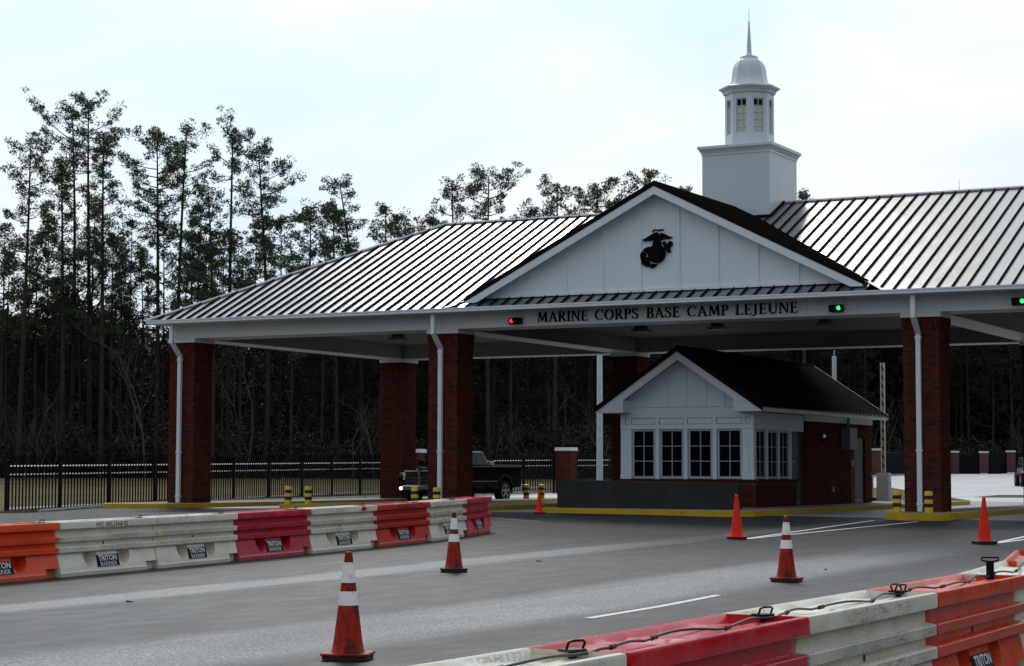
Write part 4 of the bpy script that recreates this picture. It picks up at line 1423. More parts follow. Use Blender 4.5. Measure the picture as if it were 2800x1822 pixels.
# ================================================================== BOLLARDS
def bollard(x, y, h, r, label, z=.148):
    t = thing('bollard', label, 'bollard', (x, y, z), 'yellow and black striped bollards')
    n = 20
    a, b, c, d = h * .21, h * .42, h * .60, h * .80
    post = MB().lathe([(r, 0), (r, h * .93), (r * .93, h * .975), (r * .7, h), (.001, h * 1.005)], n)
    part('post', post, 'bollard_yellow', t, local=True, auto=40)
    for z0, z1 in ((h * .255, h * .43), (h * .62, h * .79)):
        part('black_band', MB().lathe([(r + .003, z0), (r + .003, z1)], n, cap=False), 'bollard_black', t, local=True, smooth=True)
    return t
bollard(14.33, -1.45, .585, .113, 'yellow bollard with two black bands standing left of the rightmost downspout')
bollard(15.19, -1.45, .575, .113, 'yellow bollard with two black bands standing right of the rightmost downspout')
bollard(-5.98, -.35, .575, .113, 'striped bollard, left of the pair on the empty island between the two left columns')
bollard(-5.21, -.35, .575, .113, 'striped bollard, right of the pair on the empty island between the two left columns')
bollard(-.77, -1.2, .585, .113, 'striped bollard left of the middle downspout, in front of the black truck grille')
bollard(.0, -1.2, .575, .113, 'striped bollard right of the middle downspout, behind the barrier row')
bollard(-5.75, 15.6, .56, .113, 'striped bollard just behind the black pickup truck tailgate')
bollard(-5.08, 15.6, .56, .113, 'striped bollard partly hidden behind the faded orange cone by the crash wall')

# ================================================================== TRAFFIC CONES
def cone(loc, h, label, dirty=True, collars=True, rz=0.0, basemat='rubber_black', split=False):
    t = thing('traffic_cone', label, 'traffic cone', loc, 'orange traffic cones on the road', rz)
    k = h / .914
    mat = 'cone_dirty' if dirty else 'cone_clean'
    r0, r1, zb = .134 * k, .030 * k, .075 * k
    rr = lambda z: r0 + (r1 - r0) * (z - zb) / (h - zb)
    body = MB().lathe([(r0 * 1.10, zb - .012 * k), (r0 * 1.03, zb + .006 * k)] + [(rr(zb + (h - zb) * i / 10), zb + (h - zb) * i / 10) for i in range(1, 11)] + [(r1 * .75, h + .004 * k), (r1 * .7, h - .02 * k)], 28, cap=False)
    part('cone_body', body, mat, t, local=True, auto=50)
    s = .208 * k
    c_ = .05 * k
    oc = [(-s + c_, -s), (s - c_, -s), (s, -s + c_), (s, s - c_), (s - c_, s), (-s + c_, s), (-s, s - c_), (-s, -s + c_)]
    inn = [(q[0] * .93, q[1] * .93) for q in oc]
    up = MB().prism(oc, 2, .038 * k, .062 * k)
    part('base_plate', up, mat if split else basemat, t, local=True, bevel=.006)
    part('base_foot', MB().prism(inn, 2, .004, .037 * k), 'rubber_black', t, local=True)
    if collars:
        for z0, z1 in ((.505 * h, .635 * h), (.715 * h, .905 * h)):
            z0b, z1b = z0, z1
            part('reflective_collar', MB().lathe([(rr(z0b) + .003, z0b), (rr((z0b + z1b) / 2) + .0032, (z0b + z1b) / 2), (rr(z1b) + .003, z1b)], 28, cap=False), 'reflective_collar', t, local=True, smooth=True)
    return t
cone((20.90, -38.57, gz(20.90, -38.57) + .006), .914, 'grimy orange cone with two silver collars, nearest and largest, lower left', rz=.35, split=True)
cone((15.13, -26.64, gz(15.13, -26.64) + .006), .905, 'grimy orange cone with two silver collars and black base beside the left barrier row', rz=.6)
cone((20.30, -26.15, gz(20.30, -26.15) + .006), .93, 'grimy orange cone with two silver collars standing just behind the right barrier row', rz=.1, split=True)
cone((14.84, -14.27, gz(14.84, -14.27) + .006), .914, 'plain bright orange cone without collars before the right end of the crash wall', dirty=False, collars=False, rz=.5, split=True)
cone((19.88, -13.73, gz(19.88, -13.73) + .006), .93, 'plain bright orange cone with black base at the right edge', dirty=False, collars=False, rz=.8)
cone((3.95, -2.12, .006), .68, 'small faded orange cone at the left end of the yellow kerb by the crash wall', dirty=False, collars=False, rz=.2, split=True)

# ================================================================== WATER-FILLED BARRIERS
BLn = 2.50
BHt = .79
def side_x(z):
    pts = [(0, .300), (.055, .300), (.062, .292), (.335, .222), (.342, .262), (.352, .270), (.418, .270), (.426, .260), (.436, .192), (.49, .192), (.500, .255),
           (.507, .264), (.570, .264), (.578, .256), (.588, .192), (.672, .192), (.684, .262), (.692, .274), (.775, .274), (.79, .268)]
    for (z0, x0), (z1, x1) in zip(pts[:-1], pts[1:]):
        if z <= z1:
            return x0 + (x1 - x0) * (z - z0) / (z1 - z0 + 1e-9)
    return pts[-1][1]
ZL = [0, .03, .055, .062, .09, .11, .122, .134, .146, .16, .175, .19, .21, .23, .25, .27, .29, .31, .325, .335, .345, .352, .418, .426, .436, .463, .49, .500, .507, .570, .578, .588, .63, .672, .684, .692, .775, .79]
def barrier_mesh(flip=False):
    mb = MB()
    us = sorted(set([0, .012, .03, .06, BLn - .06, BLn - .03, BLn - .012, BLn, BLn - .30, BLn - .285, BLn - .2] + [round(.1 + i * .05, 3) for i in range(47)] + [round(x, 3) for c_ in (.78, 1.64) for x in np.linspace(c_ - .19, c_ + .19, 17)]))
    us = [u for i, u in enumerate(us) if i == 0 or u - us[i - 1] > .004]
    def sx(u, z):
        x = side_x(z)
        for c_ in (.78, 1.64):       # forklift pockets
            d = abs(u - c_)
            hz = .335 - .215 * math.sqrt(max(0, 1 - (d / .16) ** 2)) if d < .16 else .4
            if .0 < z < .3351 and z > hz:
                x = min(x, .23 - .16 * cl((z - hz) / .02)) if z < .33 else x
        # small drain hole in the middle recess
        if u > BLn - .29 and z < .13:
            x = .20
        e = min(u, BLn - u)
        if e < .012: x -= .02
        if e < .035 and (.426 < z < .50 or .578 < z < .684): x -= .006
        return x
    for s in (1, -1):
        vs, w = [], len(ZL)
        for u in us:
            for z in ZL:
                vs.append((s * sx(u, z), u, z))
        fs = []
        for i in range(len(us) - 1):
            for j in range(w - 1):
                q = (i * w + j, (i + 1) * w + j, (i + 1) * w + j + 1, i * w + j + 1)
                fs.append(q if s > 0 else q[::-1])
        mb.add(vs, fs)
    # top: raised lips and a trough with swells
    tx = [-.268, -.235, -.222, -.205, -.12, -.05, .05, .12, .205, .222, .235, .268]
    tz = [.79, .792, .782, .752, .742, .755, .755, .742, .752, .782, .792, .79]
    vs = []
    ut = us
    for u in ut:
        for x, z in zip(tx, tz):
            zz = z
            if abs(x) > .26: x = math.copysign(sx(u, .79), x)
            if z < .77:
                zz = z + .012 * math.sin(u * 5.1 + x * 9) + (.014 if 1.0 < u < 1.5 else 0)
            vs.append((x, u, zz))
    w = len(tx)
    mb.add(vs, [(i * w + j, i * w + j + 1, (i + 1) * w + j + 1, (i + 1) * w + j) for i in range(len(ut) - 1) for j in range(w - 1)])
    # closed ends
    for u, sgn in ((0.0, 1), (BLn, -1)):
        L_ = [(sx(u, z), u, z) for z in ZL]
        R_ = [(-p[0], u, p[2]) for p in L_]
        n = len(ZL)
        mb.add(L_ + R_, [((i, i + 1, n + i + 1, n + i) if sgn > 0 else (i, n + i, n + i + 1, i + 1)) for i in range(n - 1)])
    me = mb.mesh('barrier_body', 'plastic_white')
    bmm = bmesh.new()
    bmm.from_mesh(me)
    bmesh.ops.remove_doubles(bmm, verts=bmm.verts, dist=.0005)
    bmm.to_mesh(me)
    bmm.free()
    me.polygons.foreach_set('use_smooth', [True] * len(me.polygons))
    me.set_sharp_from_angle(angle=math.radians(38))
    return me
bbody = barrier_mesh()
# label plate with its lettering, lying on the sloping skirt
SK = Vector((.222 - .292, 0, .335 - .062)).normalized()      # up the slope
NK = Vector((SK.z, 0, -SK.x))
def on_skirt(u, v, d):
    p = Vector((.292, u, .062)) + SK * v + NK * d
    return (p.x, p.y, p.z)
pl = MB()
c_ = [on_skirt(.93, .045, .003), on_skirt(1.49, .045, .003), on_skirt(1.49, .225, .003), on_skirt(.93, .225, .003)]
c2 = [on_skirt(.93, .045, .010), on_skirt(1.49, .045, .010), on_skirt(1.49, .225, .010), on_skirt(.93, .225, .010)]
pl.hexa(c_ + c2)
plate_me = pl.mesh('label_plate', 'plate_black')
def text_mesh(body, size, spacing=1.0, bold=0.0):
    cu = bpy.data.curves.new('t', 'FONT')
    cu.body = body
    cu.size = size
    cu.space_character = spacing
    cu.offset = bold
    cu.align_x = 'CENTER'
    cu.resolution_u = 2
    ob = bpy.data.objects.new('t', cu)
    COL.objects.link(ob)
    bpy.context.view_layer.update()
    me = bpy.data.meshes.new_from_object(ob.evaluated_get(bpy.context.evaluated_depsgraph_get()))
    bpy.data.objects.remove(ob)
    bpy.data.curves.remove(cu)
    return me
def skirt_text(words, name, mat):
    out = MB()
    for body, size, cu_, v0, sx_, bold in words:
        me = text_mesh(body, size, 1.0, bold)
        b = len(out.v)
        for v in me.vertices:
            out.v.append(on_skirt(cu_ + v.co.x * sx_, v0 + v.co.y, .0125))
        for p in me.polygons:
            out.f.append(tuple(b + i for i in p.vertices))
            out.mi.append(0)
        bpy.data.meshes.remove(me)
    return out.mesh(name, mat)
triton_me = skirt_text([('TRITON', .115, 1.21, .135, 1.12, .004), ('BARRIER', .095, 1.21, .050, 1.18, .0005)], 'lettering', 'plate_white')
rail_text = None
def face_text(body, size, u, z, x, sx_, name, mat):
    me = text_mesh(body, size, 1.05, .001)
    out = MB()
    for v in me.vertices:
        out.v.append((x, u + v.co.x * sx_, z + v.co.y))
    for p in me.polygons:
        out.f.append(tuple(p.vertices)); out.mi.append(0)
    bpy.data.meshes.remove(me)
    return out.mesh(name, mat)
wfc_me = face_text('WFC 800-334-8182', .098, 1.30, .698, .2755, 1.0, 'lettering', 'ink_black')
hole_me = MB().tube([(.190, 1.18, .455), (.195, 1.18, .455)], .022, 10).mesh('drain_hole', 'rubber_black')
stain_me = MB().quad((.2752, 1.85, .70), (.2752, 2.05, .70), (.2752, 2.03, .775), (.2752, 1.87, .775)).mesh('paint_patch', 'plastic_red')

def barrier(p0, p1, mat, label, tilt=0.0, text=None, patch=False):
    a, b = Vector((p0[0], p0[1])), Vector((p1[0], p1[1]))
    d = (b - a)
    ln = d.length
    rz = math.atan2(-d.x, d.y)
    z0, z1 = gz(*p0) + .006, gz(*p1) + .006
    t = bpy.data.objects.new('water_barrier', None)
    t.empty_display_size = .3
    t.location = (a.x, a.y, z0)
    t.rotation_euler = (math.atan2(z1 - z0, ln), tilt, rz)
    t.rotation_mode = 'XYZ'
    t.scale = (1, (ln - .012) / BLn, 1)
    COL.objects.link(t)
    tag(t, label, 'road barrier', 'water filled plastic road barriers')
    o = link('barrier_body', bbody, t)
    o.material_slots[0].link = 'OBJECT'
    o.material_slots[0].material = MATS[mat]
    p = link('label_plate', plate_me, t)
    link('lettering', triton_me, p)
    link('drain_hole', hole_me, t)
    if text:
        q = link('stencilled_number', wfc_me, t)
    if patch:
        link('paint_patch', stain_me, t)
    return t
HW = .285
JL = [(10.98, -33.15), (10.90, -30.70), (10.80, -28.33), (10.65, -26.0), (10.46, -23.55), (10.27, -21.02), (9.97, -18.55), (9.45, -16.15), (8.90, -13.95)]
JLc = [(x - HW, y) for x, y in JL]
JLc[-1] = (8.62, -14.05)
LBL = [('plastic_orange', 'bright orange plastic barrier at the left picture edge, label torn'),
       ('plastic_white', 'scuffed white barrier with black stencilled number beside the bright orange barrier'),
       ('plastic_white', 'yellowed white barrier between another white barrier and the pink one, left row'),
       ('plastic_pink', 'pink barrier in the left row, between two white barriers behind the nearest cone'),
       ('plastic_white', 'white barrier with a red paint patch near its right end, left row'),
       ('plastic_red', 'red barrier with a black stencilled number along its top rail, left row'),
       ('plastic_white', 'short looking white barrier behind the middle grimy cone, left row'),
       ('plastic_pink', 'pinkish red barrier at the far end of the left row, below the truck')]
BAR = []
for i, (m_, l_) in enumerate(LBL):
    BAR.append(barrier(JLc[i], JLc[i + 1], m_, l_, text=i in (1, 5), patch=i == 4))
JR = [(26.07, -49.9), (26.08, -47.35), (26.13, -44.78), (26.08, -42.22), (26.08, -39.62), (26.05, -37.05), (25.76, -34.45), (25.25, -31.9)]
LBR = [None, ('plastic_white', 'white barrier in the right foreground row, cut by the bottom picture edge'),
       ('plastic_crimson', 'glossy crimson barrier in the right foreground row, between two white barriers'),
       ('plastic_white', 'grimy white barrier in the right foreground row, between the crimson and coral ones'),
       ('plastic_coral', 'coral orange barrier in the right row with a tall black pin at its end'),
       ('plastic_white', 'white barrier at the right edge, just beyond the coral orange one'),
       ('plastic_coral', 'orange red barrier farthest in the right row, only its top corner in view')]
for i, q in enumerate(LBR):
    if q: BAR.append(barrier(JR[i], JR[i + 1], q[0], q[1]))

# joint pins -------------------------------------------------------------------
pin_me = {}
def pin(x, y, z, lift, rz, label, kind='loop'):
    t = thing('joint_pin', label, 'pin', (x, y, z), 'steel pins that join the barriers', rz)
    t.scale = (.62, .62, .62)
    mb = MB().tube([(0, 0, -.12), (0, 0, lift)], .052 if kind == 'tall' else .032, 12)
    part('pin_shaft', mb, 'black_metal', t, local=True)
    if kind == 'tall':
        h = MB().tube([(-.11, 0, lift + .02), (-.11, 0, lift + .055), (.11, 0, lift + .055), (.11, 0, lift + .02)], .012, 8)
        h.tube([(-.11, 0, lift + .018), (-.03, 0, lift + .005), (.03, 0, lift + .005), (.11, 0, lift + .018)], .012, 8)
        part('pin_handle', h, 'black_metal', t, local=True)
    else:
        h = MB().box(-.075, .075, -.085, .085, lift, lift + .022)
        part('pin_plate', h, 'rusty_steel' if kind == 'rusty' else 'black_metal', t, local=True, bevel=.006)
        h = MB()
        for s in ((1,) if kind != 'double' else (1, -1)):
            h.tube([(s * .02, -.075, lift + .02), (s * .045, -.075, lift + .075), (s * .055, -.04, lift + .085), (s * .055, .05, lift + .085), (s * .045, .085, lift + .07), (s * .02, .085, lift + .02)], .010, 8)
        part('pin_handle', h, 'black_metal', t, local=True)
    return t
names = ['at the orange and stencilled white joint', 'at the joint of the two white barriers', 'upright at the white and pink joint', 'flat at the pink and patched white joint',
         'at the patched white and red joint', 'at the red and far white joint', 'at the far white and pinkish red joint']
for i in range(1, 8):
    x, y = JLc[i]
    pin(x - .05, y - .05, gz(x, y) + .765, .03, .2 * i, 'black barrier pin ' + names[i - 1] + ' of the left row', 'loop')
RN = {2: ('rusty', 'rusty steel pin with wire loop at the white and crimson joint, lower right foreground'), 3: ('loop', 'black pin with wire loop at the crimson and grimy white joint'),
      4: ('double', 'black pin with two wire loops at the grimy white and coral joint'), 5: ('tall', 'tall black T handle pin standing out of the coral barrier end')}
for i, (k_, l_) in RN.items():
    x, y = JR[i]
    pin(x, y - .03, gz(x, y) + .765, .22 if k_ == 'tall' else .045, .5 if k_ == 'tall' else -.4, l_, k_)
# steel cable lying along the tops of the right row
def cable(J, z, seed, x_off):
    r2 = random.Random(seed)
    pts, clamps = [], []
    for i in range(len(J) - 1):
        a, b = Vector(J[i]), Vector(J[i + 1])
        n = 22
        for k in range(n):
            t = k / n
            p = a.lerp(b, t)
            zz = gz(p.x, p.y) + .775 + .026 * abs(math.sin(t * PI * 3.0)) + (.012 if k in (0, 1) else 0)
            pts.append((p.x + x_off + .045 * math.sin(t * PI * 3 + i), p.y, zz))
            if k in (2, 8, 15): clamps.append(len(pts) - 1)
    return pts, clamps
pts, clp = cable(JR[1:], 0, 3, .03)
t = thing('steel_cable', 'dark steel cable with clamps running along the tops of the right barrier row', 'cable', (26.05, -42, .39))
part('cable_strand', MB().tube(pts, .0078, 7), 'cable_grey', t, smooth=True)
for c_ in clp:
    p, q = Vector(pts[c_]), Vector(pts[min(c_ + 1, len(pts) - 1)])
    part('cable_clamp', MB().tube([p, p.lerp(q, .5)], .0135, 8), 'rusty_steel', t)

# ================================================================== FENCES
def fence_run(a, b, n, za, zb, label, h=2.0, picket=.205):
    """steel palisade with outward curving tips from a to b in n bays"""
    a, b = Vector(a), Vector(b)
    t = thing('steel_fence', label, 'fence', (a.x, a.y, za), 'black steel perimeter fence')
    d = (b - a)
    ln = d.length
    u = d / ln
    out = Vector((u.y, -u.x))      # towards the road
    P = lambda s, o, z: (a.x + u.x * s + out.x * o, a.y + u.y * s + out.y * o, za + (zb - za) * s / ln + z)
    for i in range(n + 1):
        s = ln * i / n
        part('post', MB().hexa([P(s - .045, -.045, -.1), P(s + .045, -.045, -.1), P(s + .045, .045, -.1), P(s - .045, .045, -.1),
                                P(s - .045, -.045, h - .28), P(s + .045, -.045, h - .28), P(s + .045, .045, h - .28), P(s - .045, .045, h - .28)]), 'black_metal', t)
    for z in (h - .38, h - .66, .24):
        for i in range(n):
            s0, s1 = ln * i / n + .046, ln * (i + 1) / n - .046
            part('rail', MB().hexa([P(s0, -.045, z), P(s1, -.045, z), P(s1, .022, z), P(s0, .022, z), P(s0, -.045, z + .042), P(s1, -.045, z + .042), P(s1, -.03, z + .042), P(s0, -.03, z + .042)]), 'rail_sheen', t)
    w = .043
    w = .050
    prof = [(.03, .06), (.03, h - .42), (.045, h - .28), (.09, h - .15), (.17, h - .05), (.27, h)]
    cnt = int(ln / picket)
    pk = []
    for i in range(cnt):
        s = ln * (i + .5) / cnt
        if min(abs(s - ln * k / n) for k in range(n + 1)) < .06: continue
        mb = MB()
        vs, fs = [], []
        for o, z in prof:
            vs += [P(s - w, o, z), P(s + w, o, z), P(s, o + .03, z)]
        for k in range(len(prof) - 1):
            for c in range(3):
                fs.append((k * 3 + c, k * 3 + (c + 1) % 3, k * 3 + 3 + (c + 1) % 3, k * 3 + 3 + c))
        mb.add(vs, fs)
        pk.append(mb)
    return t, pk
simple('rail_sheen', (0.30, 0.30, 0.33), 0.3, metal=0.85, var=0.1, spec=0.8)  # pale metal on the black fence rails stands for the sky's glint
pickets = []
t1, p1 = fence_run(FA, FC, 10, -.30, -.02, 'black steel fence with curved tips beyond the left lane')
t2, p2 = fence_run((-17.92, 28.6), (-17.75, 34.6), 2, .0, .1, 'short length of black steel fence hidden mostly behind the pickup truck')
t3, p3 = fence_run((-17.75, 34.75), (-16.75, 39.7), 2, .1, .16, 'black steel fence between the pickup truck and the capped brick pillar')
t4, p4 = fence_run((-16.1, 41.0), (-14.0, 54.0), 4, .16, .3, 'black steel fence right of the capped brick pillar, behind the light pole')
budget = 300
for t, pk in ((t1, p1), (t3, p3), (t4, p4), (t2, p2)):
    rest = MB()
    for mb in pk:
        if budget > 0:
            part('picket', mb, 'black_metal', t)
            budget -= 1
        else:
            rest.add(mb.v, mb.f)
    if rest.v:
        o = part('pickets', rest, 'black_metal', t)
        o['kind'] = 'stuff'

def pillar(x, y, z0, h, w, label, rz=0.0, detail=True):
    t = thing('brick_pillar', label, 'pillar', (x, y, z0), 'capped brick fence pillars', rz)
    mb = MB().box(-w / 2, w / 2, -w / 2, w / 2, -.2, h - .17)
    b = part('pillar_body', mb, 'pillar_brick', t, local=True)
    part('capstone', MB().hexa([(-w * .56, -w * .56, h - .17), (w * .56, -w * .56, h - .17), (w * .56, w * .56, h - .17), (-w * .56, w * .56, h - .17),
                                (-w * .53, -w * .53, h), (w * .53, -w * .53, h), (w * .53, w * .53, h), (-w * .53, w * .53, h)]), 'cap_stone', t, local=True)
    if detail:
        n = 0
        bb = MB()
        h2 = w / 2
        for r in range(int((h - .2) / .0725)):
            z = r * .0725 + .035
            for k in range(int(w / .204)):
                for s in (1, -1):
                    bb.cur = bmat()
                    u = -h2 + w / int(w / .204) * (k + .5)
                    brick_box(bb, 0, u, s * (h2 - .03), z)
                    bb.cur = bmat()
                    brick_box(bb, 1, s * (h2 - .032), u, z)
        o = part('brickwork', bb, BM, t, local=True)
        o['kind'] = 'stuff'
    return t
def pb():
    m = MT('pillar_brick')
    v = m.coord()
    b = m.n('ShaderNodeTexBrick')
    b.inputs['Color1'].default_value = (0.14, 0.038, 0.026, 1)
    b.inputs['Color2'].default_value = (0.10, 0.03, 0.022, 1)
    b.inputs['Mortar'].default_value = (0.13, 0.10, 0.09, 1)
    b.inputs['Scale'].default_value = 2.4
    m.l(m.coord((1, 1, 1), rot=(PI / 2, 0, .4)), b.inputs['Vector'])
    m.set(**{'Base Color': b.outputs[0], 'Roughness': 0.9})
    MATS['pillar_brick'] = m.m
pb()
pillar(-18.0, 27.6, 0, 2.25, .80, 'brick pillar with pale cap half hidden behind the rear left column', .15)
pillar(-16.35, 40.35, .14, 2.33, .86, 'brick pillar with pale cap left of the light pole, above the crash wall', .1)

PR = [(-22.35, 112.0, .80, 2.45, .80), (-20.54, 130.0, 1.23, 2.0, .80), (-18.13, 131.3, 1.35, 1.85, .80), (-16.4, 134.5, 1.45, 1.85, .80)]
PN = ['farthest brick pillar between the kiosk and the rightmost column, beside the striped barrier arm', 'far brick pillar at the right edge of the rightmost front column', 'far brick pillar midway along the screened fence on the right', 'far brick pillar beside the oncoming jeep']
for (x, y, z, h, w), l_ in zip(PR, PN): pillar(x, y, z, h, w, l_, .3, False)
# screened fence between the far pillars
def screen(p0, p1, label, h0=1.75):
    a, b = Vector(p0[:2]), Vector(p1[:2])
    t = thing('screened_fence', label, 'fence', (a.x, a.y, p0[2]), 'screened perimeter fence')
    d = (b - a).normalized()
    q = Vector((-d.y, d.x)) * .03
    z0, z1 = p0[2], p1[2]
    part('screen_panel', MB().hexa([(a.x, a.y, z0 - .3), (b.x, b.y, z1 - .3), (b.x + q.x, b.y + q.y, z1 - .3), (a.x + q.x, a.y + q.y, z0 - .3),
                                    (a.x, a.y, z0 + h0), (b.x, b.y, z1 + h0), (b.x + q.x, b.y + q.y, z1 + h0), (a.x + q.x, a.y + q.y, z0 + h0)]), 'screen_cloth', t)
    part('top_rail', MB().tube([(a.x, a.y, z0 + h0 + .02), (b.x, b.y, z1 + h0 + .02)], .03, 6), 'black_metal', t)
screen((-20.3, 130.2, 1.25), (-18.4, 131.2, 1.35), 'dark screened fence bay left of the middle far pillar', 1.62)
screen((-17.8, 131.5, 1.35), (-16.7, 134.3, 1.45), 'dark screened fence bay left of the far pillar by the jeep', 1.6)
screen((-16.1, 134.8, 1.45), (-9.5, 145.0, 1.6), 'dark screened fence bay behind the oncoming jeep', 1.55)
screen((-22.0, 112.5, .85), (-20.8, 129.6, 1.2), 'long dark screened fence between kiosk and rightmost column', 2.0)
# long dark screened fence at the back of the field on the left
a_, b_ = WP(-44, 150), WP(-2, 158)
screen((a_[0], a_[1], gz(*a_)), (b_[0], b_[1], gz(*b_)), 'long dark screened fence at the foot of the woods on the left', .95)

# ================================================================== POLES AND BARRIER ARM
t = thing('light_pole', 'tall grey concrete lamp post behind the canopy, left of the kiosk', 'lamp post', (-10.75, 32.7, 0), 'grey lamp posts')
part('pole', MB().lathe([(.165, 0), (.16, .1), (.115, 9.0)], 14), 'light_pole', t, local=True, smooth=True)
part('lamp_arm', MB().tube([(0, 0, 8.8), (.5, 0, 9.1), (1.2, 0, 9.15)], .04, 8), 'light_pole', t, local=True)
part('lamp_head', MB().box(1.1, 1.7, -.14, .14, 9.08, 9.2), 'light_pole', t, local=True, bevel=.02)
t = thing('light_pole', 'short grey post rising behind the dark kiosk roof', 'lamp post', (-2.43, 42.72, .15), 'grey lamp posts')
part('pole', MB().lathe([(.13, 0), (.115, 6.85), (.10, 6.9)], 12), 'light_pole', t, local=True, smooth=True)
part('finial', MB().tube([(0, 0, 6.9), (0, 0, 7.2)], .03, 6), 'light_pole', t, local=True)

t = thing('barrier_gate', 'raised yellow and black striped barrier arm on a pale cabinet behind the kiosk', 'barrier gate', (7.35, 19.75, .146))
W2 = Matrix.Rotation(0.0, 4, 'Z')
part('cabinet', MB().box(7.06, 7.52, 19.6, 20.0, .15, 1.19), 'cabinet_white', t, bevel=.01)
part('cabinet_door', MB().box(7.521, 7.53, 19.63, 19.97, .22, 1.15), 'cabinet_white', t)
part('lock', MB().box(7.531, 7.545, 19.76, 19.82, .78, .83), 'black_metal', t)
part('cabinet_notice', MB().box(7.531, 7.534, 19.68, 19.9, .86, 1.06), 'plate_white', t)
part('arm', MB().box(7.26, 7.36, 19.70, 19.73, 1.19, 5.35), 'arm_stripes', t)
for x in (7.225, 7.36): part('arm_edge', MB().box(x, x + .034, 19.69, 19.74, 1.191, 5.36), 'plate_white', t)
t = thing('card_reader', 'narrow white framed panel standing left of the barrier cabinet', 'panel', (6.85, 19.6, .146))
part('frame', MB().box(6.76, 6.94, 19.55, 19.65, .15, 1.12), 'cabinet_white', t)
part('screen', MB().box(6.80, 6.90, 19.545, 19.549, .22, 1.05), 'window_glass', t)
o = link('wheel_stop', MB().box(6.3, 7.3, 18.7, 18.9, .15, .27).mesh('wheel_stop', 'concrete_dark'))
tag(o, 'low dark concrete wheel stop in front of the barrier cabinet', 'wheel stop')

